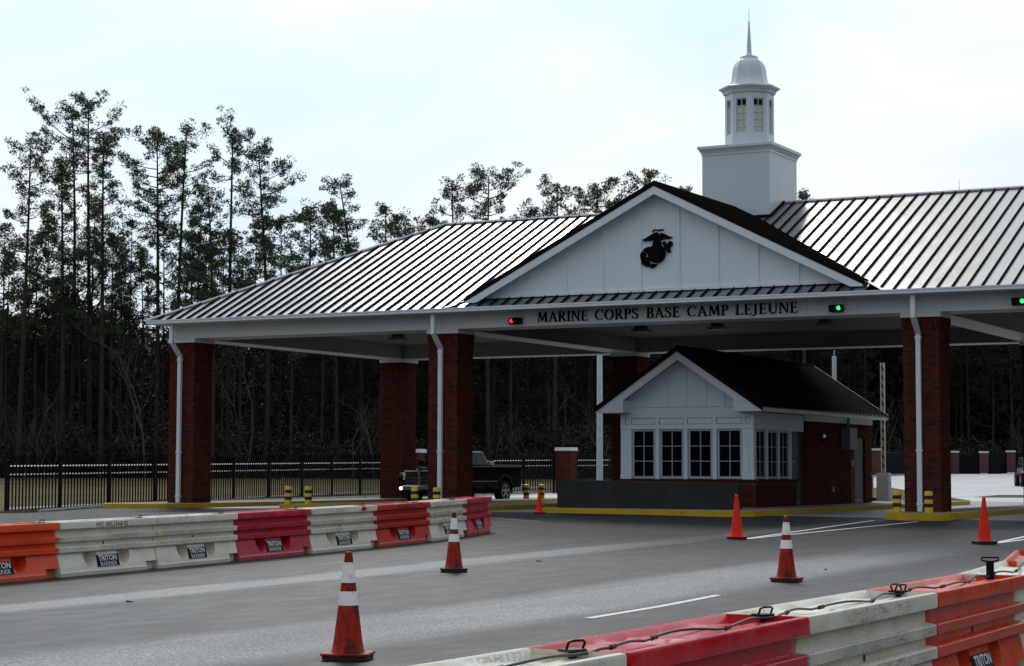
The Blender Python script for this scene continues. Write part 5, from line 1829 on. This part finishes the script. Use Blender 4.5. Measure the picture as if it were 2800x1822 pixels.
# ================================================================== PICKUP TRUCK
def pickup(loc, rz, label):
    t = thing('pickup_truck', label, 'pickup truck', loc, rz=rz)
    # local: +x forward, y left, length 5.8
    def arch(cx, r, z0, n=10): return [(cx + r * math.cos(PI * k / n), z0 + r * math.sin(PI * k / n)) for k in range(n + 1)]
    W2_ = .98
    zb = .52
    prof = [(-2.78, zb + .08), (-2.90, zb + .18), (-2.90, 1.36), (-2.86, 1.40), (-.66, 1.40), (.40, 1.40), (1.15, 1.36), (2.35, 1.22), (2.72, 1.12), (2.80, .98), (2.80, zb + .05)]
    prof += [(2.72, zb)] + arch(1.92, .50, zb) + arch(-1.68, .50, zb)[0:] 
    mb = MB().prism(prof, 1, -W2_, W2_)
    b = part('body', mb, 'truck_black', t, local=True, bevel=.05, seg=3)
    # flared haunches
    for s in (1, -1):
        for cx in (1.92, -1.68):
            fl = MB()
            A = arch(cx, .56, zb + .02, 12)
            B = arch(cx, .49, zb + .0, 12)
            for i in range(12):
                fl.hexa([(A[i][0], s * .955, A[i][1]), (A[i + 1][0], s * .955, A[i + 1][1]), (B[i + 1][0], s * .955, B[i + 1][1]), (B[i][0], s * .955, B[i][1]),
                         (A[i][0], s * .99, A[i][1]), (A[i + 1][0], s * .99, A[i + 1][1]), (B[i + 1][0], s * 1.0, B[i + 1][1]), (B[i][0], s * 1.0, B[i][1])])
            part('wheel_flare', fl, 'flare_black', t, local=True)
    # bed cavity lining and rails
    part('bed_rail', MB().box(-2.84, -.70, .86, .95, 1.40, 1.455), 'truck_black', t, local=True, bevel=.02)
    part('bed_rail', MB().box(-2.84, -.70, -.95, -.86, 1.40, 1.455), 'truck_black', t, local=True, bevel=.02)
    part('tool_box', MB().box(-1.1, -.74, -.85, .85, 1.42, 1.60), 'cabinet_white', t, local=True, bevel=.02)
    # cab
    g0, g1 = [(-.66, 1.40), (-.50, 1.98), (.72, 1.98), (1.42, 1.38)], None
    lo = [(-.68, -.93), (1.42, -.93), (1.42, .93), (-.68, .93)]
    cab = MB()
    bot = [(1.42, -.93, 1.38), (1.42, .93, 1.38), (-.68, .93, 1.38), (-.68, -.93, 1.38)]
    top = [(.70, -.72, 1.97), (.70, .72, 1.97), (-.46, .74, 1.97), (-.46, -.74, 1.97)]
    cab.hexa(bot + top)
    part('cab', cab, 'truck_black', t, local=True, bevel=.07, seg=3)
    def lerp3(a, b, k): return tuple(a[i] + (b[i] - a[i]) * k for i in range(3))
    def pane(name, A, B, C_, D, off):
        part(name, MB().quad(*[tuple(p[i] + off[i] for i in range(3)) for p in (A, B, C_, D)]), 'car_glass', t, local=True)
    # windscreen, rear glass
    w0, w1 = lerp3(bot[0], top[0], .12), lerp3(bot[1], top[1], .12)
    w2, w3 = lerp3(bot[1], top[1], .90), lerp3(bot[0], top[0], .90)
    pane('windscreen', (w0[0], w0[1] + .08, w0[2]), (w1[0], w1[1] - .08, w1[2]), (w2[0], w2[1] - .08, w2[2]), (w3[0], w3[1] + .08, w3[2]), (.02, 0, .012))
    w0, w1 = lerp3(bot[2], top[2], .2), lerp3(bot[3], top[3], .2)
    w2, w3 = lerp3(bot[3], top[3], .88), lerp3(bot[2], top[2], .88)
    pane('rear_window', (w0[0], w0[1] - .1, w0[2]), (w1[0], w1[1] + .1, w1[2]), (w2[0], w2[1] + .1, w2[2]), (w3[0], w3[1] - .1, w3[2]), (-.015, 0, 0))
    for s in (1, -1):
        f = lambda x, z: (x, s * (.93 - .20 * (z - 1.38) / .59) + s * .012, z)
        for name, q in (('side_window', [(1.18, 1.45), (.32, 1.45), (.30, 1.88), (.70, 1.88)]), ('side_window', [(.22, 1.45), (-.50, 1.45), (-.38, 1.88), (.20, 1.88)])):
            pts = [f(*p) for p in q]
            part(name, MB().quad(*(pts if s < 0 else pts[::-1])), 'car_glass', t, local=True)
        part('door_handle', MB().box(.34, .52, s * .98, s * 1.0, 1.20, 1.24) if s > 0 else MB().box(.34, .52, -1.0, -.98, 1.20, 1.24), 'truck_black', t, local=True)
        part('door_handle', MB().box(-.52, -.34, .98, 1.0, 1.20, 1.24) if s > 0 else MB().box(-.52, -.34, -1.0, -.98, 1.20, 1.24), 'truck_black', t, local=True)
        part('side_trim', MB().box(-1.1, 1.35, *((.981, .992) if s > 0 else (-.992, -.981)), .80, .84), 'dull_chrome', t, local=True)
        mr = part('mirror', MB().box(1.05, 1.22, *((1.0, 1.22) if s > 0 else (-1.22, -1.0)), 1.42, 1.64), 'black_metal', t, local=True, bevel=.03)
        part('mirror_arm', MB().box(1.10, 1.16, *((.90, 1.0) if s > 0 else (-1.0, -.90)), 1.46, 1.50), 'black_metal', mr, local=True)
        # headlamp cluster
        hl = part('headlight', MB().hexa([(2.66, s * .70, .88), (2.84, s * .66, .88), (2.74, s * .955, .90), (2.50, s * .97, .92), (2.62, s * .70, 1.16), (2.78, s * .66, 1.16), (2.68, s * .955, 1.14), (2.46, s * .97, 1.14)]), 'clear_lens', t, local=True)
        part('fog_light', MB().tube([(2.86, s * .80, .56), (2.90, s * .80, .56)], .065, 14), 'head_lamp', t, local=True)
    # grille with the upright and cross bar
    gr = part('grille', MB().hexa([(2.78, -.62, .72), (2.84, -.62, .72), (2.84, .62, .72), (2.78, .62, .72), (2.66, -.66, 1.17), (2.80, -.66, 1.17), (2.80, .66, 1.17), (2.66, .66, 1.17)]), 'black_metal', t, local=True)
    part('grille_bar', MB().box(2.80, 2.87, -.055, .055, .72, 1.17), 'chrome', gr, local=True, bevel=.01)
    part('grille_bar', MB().box(2.81, 2.86, -.64, .64, .93, .965), 'chrome', gr, local=True)
    part('grille_frame', MB().box(2.76, 2.85, -.68, .68, 1.17, 1.215), 'chrome', gr, local=True, bevel=.01)
    part('grille_frame', MB().box(2.80, 2.855, -.62, .62, .69, .72), 'dull_chrome', gr, local=True)
    for z in (.80, .86, 1.02, 1.09): part('grille_slat', MB().box(2.82, 2.85, -.62, .62, z, z + .012), 'dull_chrome', gr, local=True)
    part('front_bumper', MB().prism([(2.70, -.95), (2.90, -.72), (2.92, .0), (2.90, .72), (2.70, .95), (2.5, .97), (2.5, -.97)], 2, .50, .66), 'chrome', t, local=True, bevel=.02)
    part('bumper_skirt', MB().box(2.4, 2.82, -.9, .9, .34, .50), 'black_metal', t, local=True, bevel=.03)
    part('rear_bumper', MB().box(-3.02, -2.86, -.95, .95, .56, .72), 'chrome', t, local=True, bevel=.02)
    for s in (1, -1):
        part('tail_light', MB().box(-2.915, -2.80, *((.90, .99) if s > 0 else (-.99, -.90)), .95, 1.30), 'brick_deep_red', t, local=True)
    part('underbody', MB().box(-2.6, 2.4, -.75, .75, .34, .60), 'black_metal', t, local=True)
    for cx in (1.92, -1.68):
        for s in (1, -1):
            y0 = s * .84
            wh = part('wheel', MB().add(*ring_wheel(.42, .145, cx, y0)), 'tyre', t, local=True, auto=40)
            rim = MB()
            def disc(r, y, n=24): return [(cx + r * math.cos(2 * PI * k / n), y, .42 + r * math.sin(2 * PI * k / n)) for k in range(n)]
            rim.add(disc(.27, s * .9865), [tuple(range(24)) if s < 0 else tuple(range(24))[::-1]])
            part('rim', rim, 'black_metal', wh, local=True)
            sp = MB()
            for k in range(5):
                a = 2 * PI * k / 5 + .3
                ux, uz = math.cos(a), math.sin(a)
                nx_, nz_ = -uz, ux
                pts = []
                for (r_, w_) in ((.03, .05), (.265, .032)):
                    for sg in (1, -1):
                        pts.append((cx + ux * r_ + nx_ * w_ * sg, .42 + uz * r_ + nz_ * w_ * sg))
                sp.prism([pts[0], pts[1], pts[3], pts[2]], 1, s * .988, s * 1.0)
            sp.add(*ring_wheel(.285, .008, cx, s * .993, .25, cap=False))
            part('spokes', sp, 'chrome', wh, local=True)
    return t
def ring_wheel(R, hw_, cx, cy, ri=None, cz=.42, n=28, cap=True):
    ri = ri or R * .64
    prof = [(ri, -hw_), (R * .94, -hw_), (R, -hw_ * .72), (R, hw_ * .72), (R * .94, hw_), (ri, hw_)]
    vs, fs = [], []
    for r, y in prof:
        for k in range(n):
            a = 2 * PI * k / n
            vs.append((cx + r * math.cos(a), cy + y, cz + r * math.sin(a)))
    for i in range(len(prof) - 1):
        for k in range(n):
            fs.append((i * n + k, i * n + (k + 1) % n, (i + 1) * n + (k + 1) % n, (i + 1) * n + k))
    if cap:
        fs.append(tuple(range(n)))
        fs.append(tuple(range(5 * n, 6 * n))[::-1])
    return vs, fs
pickup((-7.75, 13.95, .006), math.radians(-90 - 4), 'black four door pickup truck driving out between the two left columns, fog light on')

# ================================================================== JEEP
def jeep(loc, rz, label):
    t = thing('jeep', label, 'off-road vehicle', loc, rz=rz)
    part('tub', MB().box(-1.7, .55, -.72, .72, .62, 1.14), 'jeep_silver', t, local=True, bevel=.05, seg=2)
    hood = MB().hexa([(.5, -.70, .78), (1.75, -.52, .78), (1.75, .52, .78), (.5, .70, .78), (.5, -.66, 1.20), (1.72, -.50, 1.10), (1.72, .50, 1.10), (.5, .66, 1.20)])
    part('hood', hood, 'jeep_silver', t, local=True, bevel=.04, seg=2)
    part('grille', MB().box(1.75, 1.79, -.52, .52, .76, 1.10), 'black_metal', t, local=True, bevel=.02)
    for k in range(7): part('grille_slot', MB().box(1.791, 1.795, -.27 + k * .085, -.235 + k * .085, .82, 1.04), 'dull_chrome', t, local=True)
    cabt = MB().hexa([(-1.65, -.70, 1.14), (.55, -.70, 1.18), (.55, .70, 1.18), (-1.65, .70, 1.14), (-1.6, -.62, 1.82), (.25, -.62, 1.84), (.25, .62, 1.84), (-1.6, .62, 1.82)])
    part('soft_top', cabt, 'black_metal', t, local=True, bevel=.04, seg=2)
    part('windscreen', MB().quad((.553, -.60, 1.24), (.553, .60, 1.24), (.30, .55, 1.78), (.30, -.55, 1.78)), 'car_glass', t, local=True)
    part('windscreen_frame', MB().tube([(.57, -.66, 1.18), (.29, -.62, 1.82), (.29, .62, 1.82), (.57, .66, 1.18)], .03, 6), 'jeep_silver', t, local=True)
    for s in (1, -1):
        part('headlight', MB().tube([(1.78, s * .40, .95), (1.83, s * .40, .95)], .10, 14), 'head_lamp', t, local=True)
        part('fender', MB().hexa([(.55, s * .62, .92), (1.70, s * .50, .90), (1.70, s * .88, .88), (.55, s * .90, .90), (.65, s * .62, 1.02), (1.50, s * .50, 1.00), (1.50, s * .88, .98), (.65, s * .90, 1.0)]), 'jeep_silver', t, local=True)
        part('indicator', MB().box(1.60, 1.72, *((.66, .82) if s > 0 else (-.82, -.66)), .84, .93), 'amber_lamp', t, local=True)
        part('mirror', MB().box(.42, .50, *((.76, .94) if s > 0 else (-.94, -.76)), 1.22, 1.36), 'black_metal', t, local=True)
        for cx in (1.15, -1.20):
            vs, fs = ring_wheel(.42, .15, cx, s * .76)
            w = part('wheel', MB().add(vs, fs), 'tyre', t, local=True, auto=40)
            part('rim', MB().tube([(cx, s * .912, .42), (cx, s * .925, .42)], .22, 14), 'dull_chrome', w, local=True)
    part('bumper', MB().box(1.80, 1.95, -.78, .78, .56, .68), 'black_metal', t, local=True, bevel=.02)
    part('underbody', MB().box(-1.6, 1.6, -.5, .5, .42, .64), 'black_metal', t, local=True)
    return t
jx, jy = .25, 72.9
jeep((jx, jy, gz(jx, jy) + .006), math.radians(-90 + 22), 'silver off-road vehicle with headlights on, cut by the right picture edge')

# ================================================================== TREES
def mesh_np(name, verts, faces_n, mat, nper=3):
    me = bpy.data.meshes.new(name)
    nv = len(verts)
    nf = nv // nper
    me.vertices.add(nv)
    me.vertices.foreach_set('co', verts.astype(np.float32).ravel())
    me.loops.add(nv)
    me.loops.foreach_set('vertex_index', np.arange(nv, dtype=np.int32))
    me.polygons.add(nf)
    me.polygons.foreach_set('loop_start', np.arange(0, nv, nper, dtype=np.int32))
    me.materials.append(MATS[mat])
    me.update(calc_edges=True)
    return me
def needle_cloud(centers, radii, per, size, rg, flat=0.75):
    """small triangles scattered round each centre"""
    C_ = np.repeat(centers, per, axis=0)
    R_ = np.repeat(radii, per)
    n = len(C_)
    d = rg.normal(size=(n, 3))
    d /= np.linalg.norm(d, axis=1)[:, None]
    rad = R_ * rg.uniform(.15, 1, n) ** .6
    p = C_ + d * rad[:, None] * np.array([1, 1, flat])
    dd = d + rg.normal(scale=.55, size=(n, 3)) + np.array([0, 0, .25])
    dd /= np.linalg.norm(dd, axis=1)[:, None]
    sd_ = np.cross(dd, rg.normal(size=(n, 3)))
    sd_ /= np.linalg.norm(sd_, axis=1)[:, None] + 1e-9
    L_ = size * rg.uniform(.6, 1.3, n)
    w_ = L_ * rg.uniform(.18, .34, n)
    tri = np.empty((n, 3, 3))
    tri[:, 0] = p - sd_ * w_[:, None]
    tri[:, 1] = p + sd_ * w_[:, None]
    tri[:, 2] = p + dd * L_[:, None]
    return tri.reshape(-1, 3)
def pine_meshes(seed, H, cb, cr, lean=0.0, dens=1.0, shape='round', r0=.2, nmat='pine_needles', side=0.0, per=44):
    rg = np.random.default_rng(seed)
    mb = MB()
    n = 10
    bend = rg.normal(scale=.02 * H, size=2)
    ph = rg.uniform(0, 6)
    def axis(h):
        u = h / H
        return np.array([lean * u * u * H * .12 + bend[0] * math.sin(u * 3 + ph) * .4, bend[1] * math.sin(u * 2.4 + ph) * .4, h])
    mb.tube([axis(H * i / n) - (np.array([0, 0, .4]) if i == 0 else 0) for i in range(n + 1)], [r0 * (1 - .82 * (i / n) ** 1.1) for i in range(n + 1)], 7)
    cen, rad = [], []
    nb = max(10, int((H - cb) * 2.7 * dens))
    az = rg.uniform(0, 6)
    for k in range(nb):
        u = (k + rg.uniform(0, 1)) / nb
        h = cb + (H - cb) * u * .96
        if shape == 'round': f = math.sin(PI * (0.14 + 0.80 * u)) ** .6
        elif shape == 'cone': f = 1.08 - .72 * u
        else: f = .45 + .62 * u if u < .78 else 1.0 - 1.6 * (u - .78)
        if u < .3 and rg.random() < .4: continue
        az += 2.4 + rg.normal(scale=.5)
        ln = cr * f * rg.uniform(.55, 1.30)
        ln *= max(.3, 1 + side * math.cos(az))
        el = math.radians(rg.uniform(-2, 20) + 36 * u ** 1.5)
        o = axis(h)
        d = np.array([math.cos(az) * math.cos(el), math.sin(az) * math.cos(el), math.sin(el)])
        lat = np.array([-math.sin(az), math.cos(az), 0])
        crook = rg.normal(scale=.10 * ln)
        pts = [o]
        for v in (.25, .5, .75, 1.0):
            pts.append(o + d * ln * v + lat * crook * math.sin(PI * v) + np.array([0, 0, -ln * .10 * math.sin(PI * v * .8) + ln * .10 * v * v]))
        rb = max(.014, .050 * (1 - u) + .018) * (ln / 3) ** .5
        mb.tube(pts, [rb * 1.3, rb, rb * .75, rb * .5, rb * .25], 4, cap=False)
        ns_ = max(3, int(ln * 2.6))
        for j in range(ns_):
            v = .34 + .66 * (j + rg.uniform(0, .9)) / ns_
            i0 = min(3, int(v * 4)); fr = v * 4 - i0
            q = pts[i0] * (1 - fr) + pts[i0 + 1] * fr
            sw = rg.normal(scale=.20 * ln * (1.15 - v * .6))
            cc = q + lat * sw + d * abs(sw) * .5 + np.array([0, 0, rg.uniform(.0, .32)])
            cen.append(cc)
            rad.append(rg.uniform(.26, .56))
            if rg.random() < .7:
                cen.append(cc + rg.normal(scale=.22, size=3)); rad.append(rg.uniform(.16, .30))
            if abs(sw) > .2: mb.tube([q, cc], [rb * .45, rb * .2], 3, cap=False)
    for _ in range(6):
        cen.append(axis(H) + rg.normal(scale=.30, size=3)); rad.append(.3)
    cloud = needle_cloud(np.array(cen), np.array(rad), per, .165, rg, .7)
    return mb.mesh('trunk', 'pine_bark'), mesh_np('crown', cloud, None, nmat)
def place_tree(name, label, cat, meshes, x, y, rz=0, sc=1.0, group=None):
    t = thing(name, label, cat, (x, y, gz(x, y) - .1), group, rz)
    t.scale = (sc, sc, sc)
    link('trunk', meshes[0], t)
    if len(meshes) > 1 and meshes[1] is not None:
        link('crown', meshes[1], t)
    return t
F_ = 5417.0
def from_px(px, t):
    return WP((px - 1400) * t / F_, t)
def height_for(px, ytop, t):
    x, y = from_px(px, t)
    return 1.2165 + (1289 - ytop) * t / F_ - gz(x, y)
# individually shaped skyline pines: px of trunk, top, crown base, crown half width (px), t, lean, density, shape, side, label
SKY = [
 (62, 395, 700, 68, 146, 0, 1.0, 'flat', 0, 'tall pine at the left picture edge with loose crown in layers'),
 (237, 277, 470, 82, 150, .0, 1.1, 'flat', .2, 'tallest pine on the left, wide open crown above its neighbours'),
 (206, 318, 560, 78, 152, -.25, .8, 'flat', -.45, 'pine whose branches reach left under the tallest crown'),
 (272, 372, 800, 48, 147, .05, 1.1, 'cone', 0, 'slim pine just right of the tallest one, foliage far down its trunk'),
 (168, 440, 810, 52, 148, -.06, 1.2, 'cone', 0, 'slim pine just left of the tallest one with a low narrow crown'),
 (430, 376, 640, 88, 149, -.1, 1.35, 'round', -.1, 'pine with the densest dark crown, right of the tallest group'),
 (470, 351, 660, 55, 151, .3, .7, 'flat', .3, 'leaning pine with sparse upper crown beside the densest crown'),
 (625, 356, 520, 84, 150, .02, .85, 'flat', -.25, 'flat topped pine with long left branch, centre of the open gap'),
 (711, 399, 640, 82, 148, .0, 1.15, 'cone', .25, 'full pine right of the flat topped pine, above the low roof end'),
 (590, 520, 800, 60, 146, -.35, 1.1, 'round', -.1, 'short dark pine in front of the flat topped pine'),
 (520, 640, 860, 48, 146, .0, 1.0, 'cone', 0, 'small dark pine left of the short dark pine'),
 (840, 588, 760, 70, 152, .05, .9, 'flat', 0, 'low spreading pine behind the hip of the ribbed roof'),
 (916, 580, 740, 52, 150, .0, 1.3, 'round', 0, 'compact round pine right of the low spreading pine'),
 (985, 496, 720, 62, 154, -.55, .9, 'flat', -.2, 'pine leaning left above the hip, right of the compact round pine'),
 (1040, 574, 740, 48, 152, .1, .9, 'round', .3, 'small pine on the right flank of the leaning pine'),
 (1340, 472, 620, 98, 150, -.05, 1.25, 'flat', 0, 'broad oak like pine crown above the left roof ridge'),
 (1255, 500, 640, 55, 153, -.2, .8, 'flat', -.2, 'open crown joined to the left of the broad crown above the ridge'),
 (1190, 606, 680, 32, 152, -.2, .7, 'round', 0, 'small crown top peeping over the left roof ridge'),
 (1520, 517, 640, 60, 150, 0, .9, 'flat', 0, 'airy crown between the broad crown and the dome shaped crown'),
 (1640, 514, 640, 72, 151, 0, 1.5, 'round', 0, 'dense dome shaped crown left of the gable peak'),
 (1765, 481, 620, 70, 150, .1, 1.15, 'round', 0, 'crown half hidden behind the gable peak'),
 (2200, 532, 650, 30, 150, 0, .9, 'round', 0, 'tiny crown top just right of the cupola base'),
]
for i, (px_, yt, yc, hwp, t, lean, dens, shape, side, label) in enumerate(SKY):
    H = height_for(px_, yt, t)
    cb = height_for(px_, yc, t)
    ms = pine_meshes(100 + i, H, cb, 1.38 * hwp * t / F_, lean, dens * 1.15, shape, .13 + .004 * H, side=side)
    x, y = from_px(px_, t)
    place_tree('pine_tree', label, 'tree', ms, x, y, 0.49)

rf = random.Random(11)
for i in range(26):       # lower pines filling the gaps between the tall ones
    px_ = [20, 100, 130, 300, 330, 360, 390, 445, 500, 540, 560, 610, 660, 690, 730, 770, 800, 880, 10, 70, 250, 215, 1080, 1130, 1420, 1470][i]
    yt = [700, 640, 600, 650, 720, 600, 700, 620, 700, 560, 690, 640, 720, 640, 660, 600, 700, 660, 620, 720, 560, 690, 620, 640, 590, 575][i]
    t = 147 + 6 * rf.random()
    H = height_for(px_, yt, t)
    ms = pine_meshes(400 + i, H, H * .55, rf.uniform(1.7, 2.6), rf.uniform(-.2, .2), 1.0, rf.choice(('round', 'cone', 'flat')), .13)
    x, y = from_px(px_, t)
    place_tree('pine_tree', 'lower pine filling a gap between the tall skyline pines', 'tree', ms, x, y, 0, 1, 'lower pines between the tall ones')
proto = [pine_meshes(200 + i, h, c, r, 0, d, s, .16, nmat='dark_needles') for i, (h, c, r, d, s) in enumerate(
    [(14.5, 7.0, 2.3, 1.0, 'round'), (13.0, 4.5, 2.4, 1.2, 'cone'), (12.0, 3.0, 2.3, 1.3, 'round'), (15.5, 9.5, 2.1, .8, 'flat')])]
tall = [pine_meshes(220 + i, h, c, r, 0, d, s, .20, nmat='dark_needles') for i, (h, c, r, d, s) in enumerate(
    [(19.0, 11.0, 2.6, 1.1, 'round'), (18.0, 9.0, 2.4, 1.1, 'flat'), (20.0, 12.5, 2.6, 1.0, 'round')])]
GW = 'pines of the dark woods beyond the fence'
def wood_t(px_, a, b):       # the wood edge lies farther back to the right of the gate
    k = cl((px_ - 1900) / 500)
    return rf.uniform(a + 52 * k, b + 48 * k)
for k in range(130):      # middle storey, filling the lower skyline on the left and behind the canopy
    px_ = rf.uniform(-60, 2860)
    t = wood_t(px_, 150, 188)
    x, y = from_px(px_, t)
    p = rf.choice(proto)
    sc = rf.uniform(.82, 1.05) if px_ < 1050 else rf.uniform(.9, 1.12)
    place_tree('pine_tree', 'middle height pine standing in the dark woods beyond the fence', 'tree', p, x, y, rf.uniform(0, 6.28), sc, GW)
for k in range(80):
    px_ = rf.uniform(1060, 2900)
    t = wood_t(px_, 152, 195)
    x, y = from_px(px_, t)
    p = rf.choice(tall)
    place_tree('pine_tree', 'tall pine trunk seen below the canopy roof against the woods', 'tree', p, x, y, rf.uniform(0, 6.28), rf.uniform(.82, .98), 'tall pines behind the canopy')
# leafless trees
def bare_mesh(seed, H, mat='pale_bark'):
    rg = random.Random(seed)
    mb = MB()
    def grow(p, d, ln, r, lv):
        q = [p]
        for _ in range(3):
            d = (d + Vector((rg.gauss(0, .13), rg.gauss(0, .13), rg.gauss(.03, .08)))).normalized()
            q.append(q[-1] + d * ln / 3)
        mb.tube(q, [r, r * .85, r * .7, r * .5], 4 if lv < 2 else 3, cap=False)
        if lv >= 4: return
        for _ in range(rg.choice((2, 3, 3))):
            k = rg.choice((1, 2, 3, 3))
            nd = (d + Vector((rg.gauss(0, .55), rg.gauss(0, .55), rg.uniform(.0, .5)))).normalized()
            grow(q[k], nd, ln * rg.uniform(.55, .8), r * .55, lv + 1)
    grow(Vector((0, 0, -.2)), Vector((0, 0, 1)), H * .38, .075, 0)
    return mb.mesh('trunk', mat)
bare = [bare_mesh(300 + i, h) for i, h in enumerate((11, 9, 13, 7))]
for px_, t, sc, l_ in ((402, 146, 1.35, 'bare leafless tree in front of the densest pine crown'), (672, 147, 1.2, 'thin bare tree between the flat topped pine and the full pine'),
                       (352, 148, 1.1, 'bare leafless tree left of the densest pine crown')):
    x, y = from_px(px_, t)
    place_tree('bare_tree', l_, 'tree', (bare[0 if sc > 1.3 else 2],), x, y, 1.0, sc)
for k in range(46):
    px_ = rf.uniform(-20, 2850)
    t = wood_t(px_, 141, 152)
    x, y = from_px(px_, t)
    place_tree('bare_tree', 'pale leafless sapling at the edge of the dark woods', 'tree', (rf.choice(bare),), x, y, rf.uniform(0, 6.28), rf.uniform(.45, .8), 'bare saplings at the wood edge')
# dark undergrowth and the depth of the woods
rg = np.random.default_rng(5)
def mass(name, n, s0, s1, t0, t1, zmax, rad, per, size, mat, base=0.0, pw=1.0):
    s = rg.uniform(s0, s1, n)
    t = rg.uniform(t0, t1, n)
    t = t + np.clip((s / t * F_ - 500) / 500, 0, 1) * 52 * (t < 200)
    z = rg.uniform(0, 1, n) ** pw * zmax
    xs = CAM[0] + rh.x * s + fh.x * t
    ys_ = CAM[1] + rh.y * s + fh.y * t
    z0 = np.array([gz(a, b) for a, b in zip(xs, ys_)])
    # uneven upper edge
    up = 1 + .22 * np.sin(s * .35) * np.sin(s * .13 + 1) + .12 * np.sin(s * 1.1)
    c = np.stack([xs, ys_, z0 + base + z * up], axis=1)
    me = mesh_np(name, needle_cloud(c, rg.uniform(rad * .6, rad * 1.3, n), per, size, rg), None, mat)
    o = link(name, me)
    return tag(o, kind='stuff')
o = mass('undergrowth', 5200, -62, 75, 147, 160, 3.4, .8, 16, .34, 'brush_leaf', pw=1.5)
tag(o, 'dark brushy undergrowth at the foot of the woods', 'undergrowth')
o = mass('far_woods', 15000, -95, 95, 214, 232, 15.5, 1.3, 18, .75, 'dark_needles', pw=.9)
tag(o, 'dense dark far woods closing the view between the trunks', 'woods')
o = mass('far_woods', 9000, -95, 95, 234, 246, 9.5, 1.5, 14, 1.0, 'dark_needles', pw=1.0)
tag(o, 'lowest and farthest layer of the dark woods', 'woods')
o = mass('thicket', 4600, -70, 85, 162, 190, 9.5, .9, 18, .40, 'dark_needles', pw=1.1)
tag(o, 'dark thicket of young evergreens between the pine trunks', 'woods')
# woods standing round the rest of the clearing, so that light and reflections come as they would there
def ring(name, n, f, label):
    P_ = np.array([f() for _ in range(n)])
    z = np.array([gz(a, b) for a, b in P_[:, :2]]) + P_[:, 2]
    c = np.stack([P_[:, 0], P_[:, 1], z], 1)
    o = link(name, mesh_np(name, needle_cloud(c, rg.uniform(1.2, 2.4, n), 10, 1.9, rg), None, 'dark_needles'))
    return tag(o, label, 'woods', kind='stuff')
def side_r():
    return (*WP(rf.uniform(62, 100), rf.uniform(-60, 200)), rf.uniform(0, 15))
def side_l():
    return (*WP(rf.uniform(-110, -70), rf.uniform(-60, 150)), rf.uniform(0, 15))
def back():
    return (*WP(rf.uniform(-110, 100), rf.uniform(-150, -110)), rf.uniform(0, 10))
ring('side_woods', 3600, side_r, 'dark woods along the right side of the clearing')
ring('side_woods', 2600, side_l, 'dark woods along the left side of the clearing')
ring('side_woods', 1400, back, 'dark woods behind the photographer across the road')
# rough grass along the fence foot and medians
def grass(name, n, f, hgt, label):
    P_ = np.array([f() for _ in range(n)])
    z = np.array([gz(a, b) for a, b in P_])
    a = rg.uniform(0, 2 * PI, n)
    w = .012
    h = hgt * rg.uniform(.5, 1.4, n)
    tri = np.empty((n, 3, 3))
    dx, dy = np.cos(a) * w, np.sin(a) * w
    tri[:, 0] = np.stack([P_[:, 0] - dx, P_[:, 1] - dy, z], 1)
    tri[:, 1] = np.stack([P_[:, 0] + dx, P_[:, 1] + dy, z], 1)
    tri[:, 2] = np.stack([P_[:, 0] + rg.normal(scale=.04, size=n), P_[:, 1] + rg.normal(scale=.04, size=n), z + h], 1)
    o = link(name, mesh_np(name, tri.reshape(-1, 3), None, 'grass_blade'))
    return tag(o, label, 'grass', kind='stuff')
def gf():
    k = rf.random()
    y = -8 + 36 * k
    return (left_edge(y) - 1.0 + rf.gauss(0, .7), y)
grass('verge_grass', 26000, gf, .11, 'ragged green and straw grass along the foot of the fence')
def gf2():
    k = rf.random()
    return (-18.6 + rf.gauss(0, .5), 28 + 24 * k)
grass('verge_grass', 7000, gf2, .12, 'green grass strip behind the pickup truck')
# small litter on the road
DEB = ((15.02, -23.58, .06), (14.62, -33.72, .05), (19.9, -23.3, .02))
for (x, y, s_) in DEB:
    o = link('road_debris', MB().hexa([(-s_, -.02, 0), (s_, -.025, 0), (s_, .02, 0), (-s_, .015, 0), (-s_ * .8, -.01, .02), (s_ * .7, -.01, .012), (s_ * .7, .01, .012), (-s_ * .8, .01, .02)]).mesh('road_debris', 'rubber_black'), None, (x, y, gz(x, y) + .008))
    tag(o, 'small dark scrap lying on the asphalt', 'debris', 'scraps on the road')
